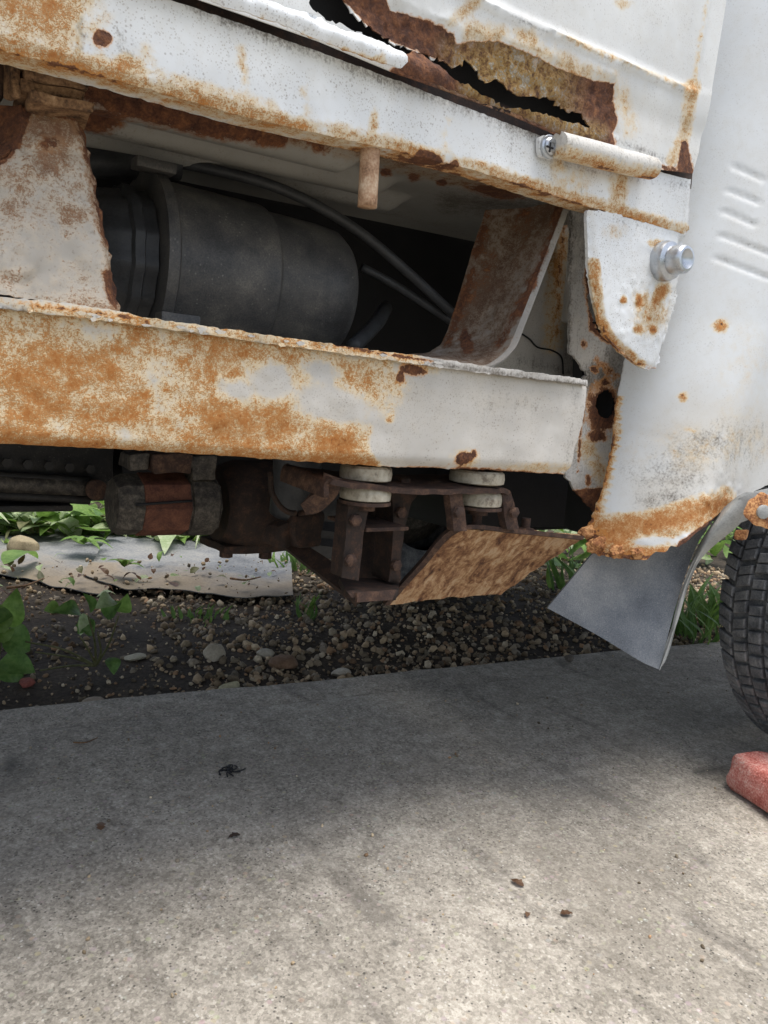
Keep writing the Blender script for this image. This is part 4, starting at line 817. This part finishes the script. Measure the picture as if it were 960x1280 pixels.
for x, y, Y in ((505, 603, .07), (545, 606, .07), (443, 650, .048), (437, 700, .048), (500, 640, .073), (494, 706, .073), (572, 640, .034), (641, 640, .034)):
    up = y < 610
    nb_ = lathe('bolt', mbk, 'rust', [(0, .0058), (.004, .0058), (.005, .004), (.005, .0001)], P(x, y, Y=Y-(0 if up else .001)), (0, 0, 1) if up else (0, -1, 0), 6)
# flaking skid plate
rA = [P(485, 757, Y=.105), P(528, 708, Y=.08), P(574, 661, Y=.05)]
rD = [P(625, 743, Y=.115), P(680, 705, Y=.085), P(730, 672, Y=.05)]
rAm = [P(555, 748, Y=.11), P(600, 706, Y=.082), P(650, 665, Y=.048)]
skid = patch('skid_plate', TR, 'skid', [rA, rAm, rD], 60, 44, .004, (), .0022, 50)
patch('skid_rim', skid, 'rust', [[P(480, 757, Y=.103), P(524, 706, Y=.078), P(572, 659, Y=.046), P(650, 662, Y=.044), P(731, 670, Y=.046)], [P(487, 757, Y=.101), P(531, 708, Y=.076), P(577, 664, Y=.045), P(650, 667, Y=.043), P(729, 675, Y=.045)]], 4, 50, .006, (), .0008)
for x, y in ((595, 660), (656, 664)): lathe('skid_bolt', skid, 'rust', [(0, .010), (.005, .010), (.006, .005), (.016, .005), (.016, .0001)], P(x, y+2, Y=.058), (0, 0, 1), 10)

#THINGS
# ------------------------------------------------------------------ brick chock
n = NT('red_brick'); a = n.noise(40, 5, .6); b = n.noise(420, 3, .6)
col = n.ramp(n.ma('ADD', n.ma('MULTIPLY', a, .5), n.ma('MULTIPLY', b, .5)), [(.38, (.34, .09, .07)), (.48, (.52, .18, .145)), (.56, (.60, .30, .25)), (.66, (.66, .48, .42))])
M['brick'] = n.done(col, .9, 0, n.bump(n.ma('ADD', a, b), .8, .003), .2)
b0 = P(905, 985, Z=0); b1 = P(952, 1019, Z=0)
bd = (b1-b0)[:2]; ang = math.atan2(bd[1], bd[0])
bm = bmesh.new(); bmesh.ops.create_cube(bm, size=1)
bx, by, bz = .17, .085, .052
for v in bm.verts: v.co = Vector((v.co.x*bx, v.co.y*by, v.co.z*bz))
bmesh.ops.bevel(bm, geom=bm.edges[:], offset=.014, segments=4, affect='EDGES', profile=.5)
bmesh.ops.subdivide_edges(bm, edges=bm.edges[:], cuts=3, use_grid_fill=True)
mr = Matrix.Rotation(ang, 4, 'Z')
for v in bm.verts:
    v.co += .005*Vector(noise.noise_vector(v.co*38))+.0015*Vector(noise.noise_vector(v.co*150)); v.co = mr @ v.co
Vb = np.array([v.co[:] for v in bm.verts]); Fb = [[v.index for v in f.verts] for f in bm.faces]; bm.free()
ctr = np.array([b0[0], b0[1], bz/2+.001])+np.append(bd/np.linalg.norm(bd)*(bx/2-.004), 0)+np.append(np.array([-math.sin(ang), math.cos(ang)])*(by/2), 0)
o = link('brick', Vb+ctr, Fb, 'brick'); tag(o, 'worn red brick lying on the concrete as a wheel chock behind the tyre', 'brick'); o.data.set_sharp_from_angle(angle=math.radians(60))

# ------------------------------------------------------------------ stones
n = NT('stone'); a = n.noise(30, 5, .6); b = n.noise(260, 3, .6); tn = n.attrc('tone')
col = n.mix(1.0, tn, n.ramp(n.ma('ADD', n.ma('MULTIPLY', a, .6), n.ma('MULTIPLY', b, .4)), [(.3, (.45, .43, .40)), (.7, (1.1, 1.08, 1.04))]), 'MULTIPLY')
M['stone'] = n.done(col, .85, 0, n.bump(n.ma('ADD', a, b), .5, .003), .25)
bm = bmesh.new(); bmesh.ops.create_icosphere(bm, subdivisions=2, radius=1); ICO = np.array([v.co[:] for v in bm.verts]); ICF = np.array([[v.index for v in f.verts] for f in bm.faces]); bm.free()
bm = bmesh.new(); bmesh.ops.create_icosphere(bm, subdivisions=1, radius=1); ICO1 = np.array([v.co[:] for v in bm.verts]); ICF1 = np.array([[v.index for v in f.verts] for f in bm.faces]); bm.free()
def rotm():
    q_ = rng.normal(size=4); q_ /= np.linalg.norm(q_); w, x, y, z = q_
    return np.array([[1-2*(y*y+z*z), 2*(x*y-z*w), 2*(x*z+y*w)], [2*(x*y+z*w), 1-2*(x*x+z*z), 2*(y*z-x*w)], [2*(x*z-y*w), 2*(y*z+x*w), 1-2*(x*x+y*y)]])
def tones(name, o_, cols):
    a_ = o_.data.color_attributes.new('tone', 'FLOAT_COLOR', 'POINT'); a_.data.foreach_set('color', np.concatenate([cols, np.ones((len(cols), 1))], 1).astype(np.float32).ravel())
PAL = np.array([1, .93, .82])*np.array([(.42, .35, .26), (.48, .42, .33), (.32, .255, .185), (.22, .19, .15), (.54, .50, .42), (.36, .25, .17), (.45, .37, .27), (.28, .26, .23)])
def rockverts(size, base, fc, ang_=.18):
    d = base*(1+ang_*np.sin(base@rng.normal(0, 2.2, 3)+rng.uniform(0, 6)))[:, None]
    d = d*np.array([1, rng.uniform(.6, .95), rng.uniform(.4, .75)])
    for _ in range(3):                       # a few chipped flats
        nrm = rng.normal(size=3); nrm /= np.linalg.norm(nrm); h_ = rng.uniform(.55, .85); e = np.maximum(d@nrm-h_, 0); d = d-e[:, None]*nrm
    return size*d@rotm().T
def gravel(name, cnt, fpos, smin, smax, base=ICO1, fc=ICF1, kind='stuff'):
    VV, FF, CC = [], [], []; k = 0
    for i in range(cnt):
        x, y = fpos(); s_ = smin+(smax-smin)*rng.random()**2.4
        v = rockverts(s_, base, fc); v = v+np.array([x, y, soil_z(x, y)+s_*rng.uniform(.0, .4)])
        VV.append(v); FF.append(fc+k); k += len(v)
        CC.append(np.tile(PAL[rng.integers(len(PAL))]*rng.uniform(.35, 1.3), (len(v), 1)))
    o_ = link(name, np.concatenate(VV), np.concatenate(FF), 'stone', None, True, None, kind); tones(name, o_, np.concatenate(CC)); return o_
def band(s0, s1, d0, d1, pw=1.0):
    def f():
        s_ = rng.uniform(s0, s1); d_ = d0+(d1-d0)*rng.random()**pw
        return tuple(E0+ed*s_+en*d_)
    return f
gravel('gravel', 5200, band(.30, 2.3, .01, .95, 1.2), .004, .0135)
gravel('gravel', 1300, band(-.5, .9, .01, .7, 1.2), .003, .012)
gravel('fine_gravel', 5200, band(-.5, 2.3, .0, .9, 1.3), .002, .006)
def stone(px_, py_, size, tone, label, z=None, seed=0, squash=.6):
    p = P(px_, py_, Z=-.01); zz = soil_z(p[0], p[1]) if z is None else z
    bm = bmesh.new(); bmesh.ops.create_icosphere(bm, subdivisions=3, radius=1)
    b_ = np.array([v.co[:] for v in bm.verts]); f_ = np.array([[v.index for v in q_.verts] for q_ in bm.faces]); bm.free()
    v = b_*(1+.16*np.array([noise.fractal(Vector(q_*1.3)+Vector((seed*5, 0, 0)), 1, 2, 4) for q_ in b_]))[:, None]
    r_ = np.random.default_rng(seed)
    for _ in range(5):
        nrm = r_.normal(size=3); nrm /= np.linalg.norm(nrm); e = np.maximum(v@nrm-r_.uniform(.55, .8), 0); v = v-e[:, None]*nrm
    v = v*np.array([1, .8, squash])*size+np.array([p[0], p[1], zz+size*squash*.55])
    o_ = link('stone', v, f_, 'stone'); o_.data.set_sharp_from_angle(angle=math.radians(40)); tones('s', o_, np.tile(tone, (len(v), 1))); tag(o_, label, 'stone', 'stones in the soil strip'); return o_
stone(29, 695, .040, (.34, .29, .19), 'large tan stone sitting on the grey weed fabric', .0, 3, .8)
stone(32, 852, .014, (.30, .10, .08), 'small red stone beside the broad-leaved weed', None, 4)
stone(117, 870, .018, (.40, .34, .27), 'flat tan stone at the concrete edge below the weeds', None, 5, .4)
stone(168, 822, .020, (.44, .42, .33), 'pale greenish flat stone right of the weed stems', None, 6, .35)
stone(268, 822, .021, (.46, .42, .34), 'upright pale oval stone in the dark soil', None, 7, .9)
stone(331, 820, .018, (.46, .43, .36), 'pale round stone left of the brown stone', None, 8, .6)
stone(355, 830, .030, (.20, .125, .08), 'broad brown stone in the dark soil', None, 9, .5)
stone(427, 834, .020, (.52, .48, .40), 'flat cream stone lying next to the gravel heap edge', None, 10, .45)
stone(288, 861, .020, (.44, .42, .29), 'pointed yellowish stone against the concrete edge', None, 11, .7)
stone(711, 831, .013, (.20, .18, .16), 'small grey pebble lying on the concrete band', .0, 12, .6)
stone(15, 830, .02, (.24, .20, .17), 'dull brown stone under the broad weed leaf', None, 13, .6)

# ------------------------------------------------------------------ weed fabric
n = NT('weed_fabric'); a = n.noise(5, 5, .6); b = n.noise(180, 4, .6); wv = n.noise(1, 2, .5, vec=n.mapping((900, 120, 1)))
col = n.ramp(n.ma('ADD', n.ma('MULTIPLY', a, .55), n.ma('MULTIPLY', b, .45)), [(.36, (.075, .08, .085)), (.47, (.15, .155, .16)), (.56, (.215, .215, .205)), (.68, (.30, .28, .24))])
mud = n.attr('dirt'); col = n.mix(n.ss(n.ma('ADD', mud, n.ma('MULTIPLY_ADD', a, 1.0, -.5)), .3, .8), col, n.mix(b, (.13, .10, .07), (.29, .24, .17)))
M['fabric'] = n.done(col, .8, 0, n.bump(n.ma('ADD', a, n.ma('MULTIPLY', wv, .2)), .3, .004), .3)
def cloth(front, back, label, lift, seed, nu=60, nv=26):
    f_ = cr([P(x, y, Z=0) for x, y in front], nu); b_ = cr([P(x, y, Z=0) for x, y in back], nu)
    V = []; dd = []
    for i in range(nu):
        for j in range(nv):
            t = j/(nv-1); p = f_[i]+(b_[i]-f_[i])*t
            z = soil_z(p[0], p[1])+lift+.010*abs(noise.noise(Vector((p[0]*4+seed, p[1]*5, seed))))+.006*noise.noise(Vector((p[0]*18, p[1]*18, seed)))
            z -= .006*max(0, 1-t*8)*(.5+.5*noise.noise(Vector((p[0]*9, 0, seed))))
            V.append((p[0], p[1], z)); dd.append(max(0, .85-t*1.25))
    V = np.array(V); fc = [q_ for q_ in grid_faces(nu, nv)]
    N_ = np.tile([0, 0, 1.0], (len(V), 1)); Vt, Ft = thicken(V, fc, .002, -N_)
    d2 = np.interp(np.arange(len(Vt)), np.arange(len(V)), dd); d2[len(V):] = .3
    o_ = link('weed_fabric', Vt, Ft, 'fabric', None, True, {'dirt': d2}); tag(o_, label, 'ground fabric'); return o_
cloth([(-160, 715), (-40, 718), (20, 722), (80, 735), (130, 742)], [(-160, 655), (-40, 658), (60, 662), (140, 668), (200, 672)], 'grey weed fabric under the tan stone, left of the torn overlap', .012, 1)
cloth([(104, 722), (150, 738), (230, 742), (300, 752), (366, 750)], [(140, 672), (200, 676), (270, 678), (330, 684), (362, 690)], 'grey weed fabric with a cut frayed end and twigs on it', .022, 5)

# ------------------------------------------------------------------ plants
def leafmat(name, c0, c1, c2):
    n = NT(name); a = n.noise(16, 4, .6); b = n.noise(140, 3, .6)
    col = n.ramp(n.ma('ADD', n.ma('MULTIPLY', a, .6), n.ma('MULTIPLY', b, .4)), [(.35, c0), (.5, c1), (.68, c2)])
    m = n.done(col, .5, 0, n.bump(b, .4, .002), .4)
    tr = n.t.nodes.new('ShaderNodeBsdfTranslucent'); n.put(col, tr.inputs[0]); mx = n.t.nodes.new('ShaderNodeMixShader'); mx.inputs[0].default_value = .42
    n.t.links.new(n.b.outputs[0], mx.inputs[1]); n.t.links.new(tr.outputs[0], mx.inputs[2]); n.t.links.new(mx.outputs[0], n.out.inputs[0]); return m
M['leaf'] = leafmat('weed_leaf', (.05, .10, .024), (.10, .19, .045), (.18, .28, .08))
M['leaf_light'] = leafmat('young_leaf', (.08, .15, .025), (.15, .26, .05), (.25, .36, .10))
M['leaf_wilt'] = leafmat('wilted_leaf', (.22, .30, .13), (.38, .47, .25), (.55, .58, .40))
M['stem'] = leafmat('plant_stem', (.09, .10, .04), (.17, .17, .08), (.27, .25, .14))
M['dry'] = leafmat('dry_leaf', (.06, .03, .018), (.13, .07, .04), (.24, .15, .09))
def leafgeo(base, tip, width, up, fold=.25, curl=.15, seed=0, nu=9, lobes=0.0):
    base, tip, up = np.asarray(base, float), np.asarray(tip, float), np.asarray(up, float)
    ax = tip-base; l = np.linalg.norm(ax); ax /= l; sd = np.cross(ax, up); sd /= np.linalg.norm(sd); nn = np.cross(sd, ax)
    V = []; ts = np.linspace(0, 1, nu)
    for t in ts:
        w = width*.5*(math.sin(math.pi*min(1, t**.72))**.85)*(1+lobes*math.sin(t*19+seed))
        c_ = base+ax*l*t+nn*curl*l*(math.sin(math.pi*t)-1.1*t*t)
        for k in (-1, -.5, 0, .5, 1):
            V.append(c_+sd*w*k+nn*(fold*w*abs(k)+.06*w*math.sin(9*t+3*k+seed)))
    return np.array(V), grid_faces(nu, 5)
def leaf(parent, base, tip, width, mat='leaf', up=(0, 0, 1), seed=0, **k):
    v, f_ = leafgeo(base, tip, width, up, seed=seed, **k); return link('leaf', v, f_, mat, parent)
def PL(x, y, Y): return P(x, y, Y=Y)
# broad-leaved weed at the left edge
wp = P(150, 836, Z=-.005); gY = wp[1]
lw = empty('weed', (P(-10, 850, Z=-.01)[0], P(-10, 850, Z=-.01)[1], 0), 'broad-leaved green weed at the left edge beside the concrete', 'weed', 'weeds growing in the soil strip')
Yl = P(-10, 850, Z=-.01)[1]
for (b_, t_, w_, mt, s_) in [((6, 785), (22, 738), .042, 'leaf_light', 1), ((-4, 800), (-30, 745), .06, 'leaf', 2), ((2, 795), (40, 812), .055, 'leaf', 3), ((0, 826), (45, 838), .042, 'leaf', 4), ((-10, 835), (34, 848), .04, 'leaf', 5), ((0, 790), (10, 803), .035, 'leaf_light', 6), ((-5, 770), (6, 790), .04, 'leaf_light', 7)]:
    leaf(lw, PL(*b_, Yl), PL(*t_, Yl-.012*s_ % .03), w_, mt, (.1, -.8, .6), s_)
tube('stem', lw, 'stem', [PL(-8, 852, Yl), PL(-2, 820, Yl), PL(2, 790, Yl), PL(14, 765, Yl)], .003, 8, 16)
# weed with bare stems
mw = empty('weed', (wp[0], wp[1], 0), 'weed with pale leaning stems and small leaves in front of the fabric', 'weed', 'weeds growing in the soil strip')
for (e, b2) in [((32, 802), (80, 812)), ((50, 838), (90, 832)), ((44, 815), (90, 822)), ((148, 770), (136, 805)), ((100, 795), (112, 815)), ((110, 770), (118, 800)), ((122, 790), (126, 815))]:
    tube('stem', mw, 'stem', [PL(120, 832, gY), PL(*b2, gY-.01), PL(*e, gY-.02)], .0022, 7, 14, taper=.6)
for (b_, t_, w_, mt, s_) in [((112, 772), (98, 792), .026, 'leaf', 1), ((148, 765), (160, 745), .03, 'leaf_light', 2), ((140, 748), (122, 758), .03, 'leaf_wilt', 3), ((118, 790), (96, 780), .034, 'leaf', 4), ((115, 765), (108, 742), .022, 'leaf', 5), ((136, 822), (144, 842), .028, 'leaf', 6), ((100, 765), (70, 762), .03, 'leaf', 7), ((75, 760), (55, 762), .024, 'leaf_light', 8), ((104, 766), (102, 795), .02, 'leaf_wilt', 9), ((130, 770), (150, 752), .03, 'leaf', 10)]:
    leaf(mw, PL(*b_, gY), PL(*t_, gY-.01*(s_ % 4)), w_, mt, (.2, -.7, .7), s_)
# small weed rooted in the fabric tear
fy = P(155, 715, Z=.03)
sw = empty('weed', tuple(fy), 'small yellowish weed growing through the tear in the fabric', 'weed', 'weeds growing in the soil strip')
for k in range(9):
    t = k*2.4; r_ = .03+.02*(k % 3)/2; leaf(sw, fy+np.array([0, 0, .012]), fy+np.array([r_*math.cos(t), r_*math.sin(t), .02+.03*((k*7) % 5)/5]), .018, 'leaf_light' if k % 3 else 'dry', (0, 0, 1), k)
sw2p = P(105, 685, Z=.03)
sw2 = empty('weed', tuple(sw2p), 'bright green sprig lying on the fabric below the heap of pulled weeds', 'weed', 'weeds growing in the soil strip')
for k in range(11):
    t = k*2.4; r_ = .05+.03*(k % 3)/2; leaf(sw2, sw2p+np.array([0, 0, .012]), sw2p+np.array([r_*math.cos(t), r_*math.sin(t), .015+.03*((k*7) % 5)/5]), .022, 'leaf_light', (0, 0, 1), k)
# big wilted leaves near the far edge of the fabric
for (b_, t_, w_, lb_) in [((-5, 652), (32, 660), .10, 'wide wilted leaf lying flat at the fabric edge'), ((212, 664), (206, 683), .06, 'folded pale leaf hanging over the fabric edge under the motor'), ((5, 706), (48, 688), .055, 'long green leaf lying in front of the tan stone')]:
    pb, pt = P(*b_, Z=.04), P(*t_, Z=.035); v, f_ = leafgeo(pb, pt, w_, (0, 0, 1), .15, .1, 3, 12, .06)
    tag(link('fallen_leaf', v, f_, 'leaf_wilt' if 'green' not in lb_ else 'leaf_light'), lb_, 'leaf')
# heap of pulled weeds along the far side of the fabric and the wild growth beyond it
def leafheap(name, cnt, fpos, mats, size, hmax, kind='stuff'):
    VV, FF, MI = [], [], []; k = 0
    for i in range(cnt):
        x, y, zb_ = fpos(); t = rng.uniform(0, 6.28); el = rng.uniform(-.3, .8); l = rng.uniform(*size)
        b_ = np.array([x, y, zb_+rng.random()**1.5*hmax]); tp = b_+l*np.array([math.cos(t)*math.cos(el), math.sin(t)*math.cos(el), math.sin(el)])
        thin = rng.random() < .3
        v, f_ = leafgeo(b_, tp, l*(.10 if thin else rng.uniform(.3, .55)), (rng.normal(0, .3), rng.normal(0, .3), 1), .25, rng.uniform(-.1, .3), i, 6)
        VV.append(v); FF += [tuple(np.array(q_)+k) for q_ in f_]; MI += [rng.integers(len(mats))]*len(f_); k += len(v)
    o_ = link(name, np.concatenate(VV), FF, mats[0], None, True, None, kind)
    for m_ in mats[1:]: o_.data.materials.append(M[m_])
    o_.data.polygons.foreach_set('material_index', MI); return o_
hA, hB = P(-150, 672, Z=0), P(370, 690, Z=0)
def hp():
    t = rng.random(); d = rng.normal(0, .10); p = hA+(hB-hA)*t; return p[0]+rng.normal(0, .03), p[1]+.10+abs(d)*1.2-.05, soil_z(p[0], p[1])+.012
leafheap('pulled_weeds', 800, hp, ['leaf_wilt', 'leaf_light', 'leaf_light', 'leaf_wilt', 'stem'], (.04, .12), .05)
def hp2():
    x = rng.uniform(-.4, 4.5); y = rng.uniform(1.75, 3.2) if x < 1.6 else rng.uniform(1.0, 3.0); return x, y, -.02
leafheap('wild_undergrowth', 2600, hp2, ['leaf_light', 'leaf_light', 'leaf', 'leaf_wilt'], (.06, .17), .16)
# grass seen behind the mud flap and the skid plate
def tuft(px_, py_, label, cnt, h_, w_, spread, cat='grass'):
    p = P(px_, py_, Z=-.005); e = empty('grass_clump', (p[0], p[1], 0), label, cat, 'small grass clumps in the soil strip')
    for k in range(cnt):
        t = rng.uniform(0, 6.28); r_ = spread*rng.random(); b_ = np.array([p[0]+r_*math.cos(t), p[1]+r_*math.sin(t), soil_z(p[0], p[1])-.004])
        l = h_*rng.uniform(.5, 1); lean = rng.uniform(.1, .6); tp = b_+np.array([math.cos(t)*l*lean, math.sin(t)*l*lean, l])
        v, f_ = leafgeo(b_, tp, w_*rng.uniform(.6, 1.5), (math.cos(t+1.57), math.sin(t+1.57), .3), .3, rng.uniform(.05, .3), k, 8)
        link('blade', v, f_, ['leaf', 'leaf', 'leaf_light', 'leaf'][k % 4], e)
tuft(872, 790, 'tall grass clump between mud flap and tyre', 46, .15, .012, .12)
tuft(905, 775, 'broad-bladed grass clump close behind the tyre', 26, .15, .018, .10)
tuft(725, 742, 'low grass clump seen between skid plate and mud flap', 40, .14, .014, .09)
tuft(372, 712, 'thin grass clump at the cut end of the fabric', 34, .09, .009, .08)
tuft(382, 772, 'tiny grass sprout standing alone in the gravel', 12, .07, .006, .02)
tuft(245, 770, 'short mossy grass clump in front of the fabric edge', 30, .035, .006, .07)

def hp3():
    t = rng.random(); p = P(rng.uniform(-40, 360), 690+52*t**.7, Z=.03); return p[0], p[1], soil_z(p[0], p[1])+.034
leafheap('leaf_litter', 70, hp3, ['dry', 'leaf_wilt', 'stem', 'leaf_light', 'dry'], (.012, .045), .006)
gravel('spilled_soil', 700, band(-.5, 2.2, -.045, .02, .6), .001, .0055)
# ------------------------------------------------------------------ litter
def twig(a_, b_, lbl, r_=.0022, Z=.03, mid=(0, 3)):
    m_ = ((a_[0]+b_[0])/2+mid[0], (a_[1]+b_[1])/2+mid[1]); o_ = tube('twig', None, 'wood', [P(*a_, Z=Z), P(*m_, Z=Z+.002), P(*b_, Z=Z)], r_, 7, 12, taper=.5); tag(o_, lbl, 'twig', 'twigs lying about'); return o_
twig((8, 735), (55, 723), 'dark twig lying across the left fabric', .003, .035)
twig((288, 723), (326, 721), 'brown twig lying on the right fabric sheet', .003, .04)
twig((92, 928), (122, 922), 'pale straw bit lying on the dark concrete', .0012, .002)
def scrap(x, y, s_, lbl, mat='dry', k=0, Z=.002):
    s_ = s_*.72
    p = P(x, y, Z=Z); t = k*1.9; v, f_ = leafgeo(p, p+np.array([s_*math.cos(t), s_*math.sin(t), .002]), s_*.55, (0, 0, 1), .16, .08, k, 9, .3)
    o_ = link('leaf_scrap', v, f_, mat); tag(o_, lbl, 'dry leaf', 'leaf scraps on the concrete'); return o_
scrap(655, 1108, .022, 'curled brown leaf scrap, upper one of the pair on bare concrete', k=1)
scrap(660, 1140, .014, 'reddish leaf scrap just below the curled one', k=2)
scrap(700, 1142, .018, 'dark brown crumpled leaf scrap right of the curled one', k=3)
scrap(126, 1038, .022, 'pale wrinkled leaf scrap on the shaded concrete', k=4)
scrap(300, 1043, .02, 'black leaf scrap on the concrete below the spidery tuft', 'darkrust', 5)
for k in range(9):
    t = k*.7; p = P(289, 964, Z=.001); 
tf = empty('dark_tuft', tuple(P(289, 964, Z=0)), 'small black spidery tuft of debris on the shaded concrete', 'debris')
for k in range(14):
    t = rng.uniform(0, 6.28); l = rng.uniform(.003, .011); p = P(289, 964, Z=.0012)+np.append(rng.normal(0, .004, 2), 0)
    tube('strand', tf, 'black', [p, p+np.array([l*math.cos(t), l*math.sin(t), .002]), p+np.array([1.7*l*math.cos(t+.6), 1.7*l*math.sin(t+.6), 0])], .0009, 5, 8)
VV, FF, CC = [], [], []; k = 0
for i in range(900):                                            # grit lying on the slab
    s_ = rng.uniform(-.5, 2.2); d_ = -rng.uniform(.02, 1.0); p = E0+ed*s_+en*d_; sz = .0009+.0022*rng.random()**4
    v = rockverts(sz, ICO1, ICF1)+np.array([p[0], p[1], sz*.4]); VV.append(v); FF.append(ICF1+k); k += len(v); CC.append(np.tile(PAL[rng.integers(len(PAL))]*rng.uniform(.5, 1.5), (len(v), 1)))
o = link('grit', np.concatenate(VV), np.concatenate(FF), 'stone', None, True, None, 'stuff'); tones('g', o, np.concatenate(CC))
VV, FF, CC = [], [], []; k = 0
for i in range(150):                                            # crumbs of soil and stone on the fabric
    x, y = rng.uniform(-20, 365), rng.uniform(690, 745); p = P(x, y, Z=.045); sz = .002+.006*rng.random()**3
    v = rockverts(sz, ICO1, ICF1)+np.array([p[0], p[1], soil_z(p[0], p[1])+.034]); VV.append(v); FF.append(ICF1+k); k += len(v); CC.append(np.tile(PAL[rng.integers(len(PAL))]*rng.uniform(.4, 1.3), (len(v), 1)))
o = link('soil_crumbs', np.concatenate(VV), np.concatenate(FF), 'stone', None, True, None, 'stuff'); tones('g', o, np.concatenate(CC))
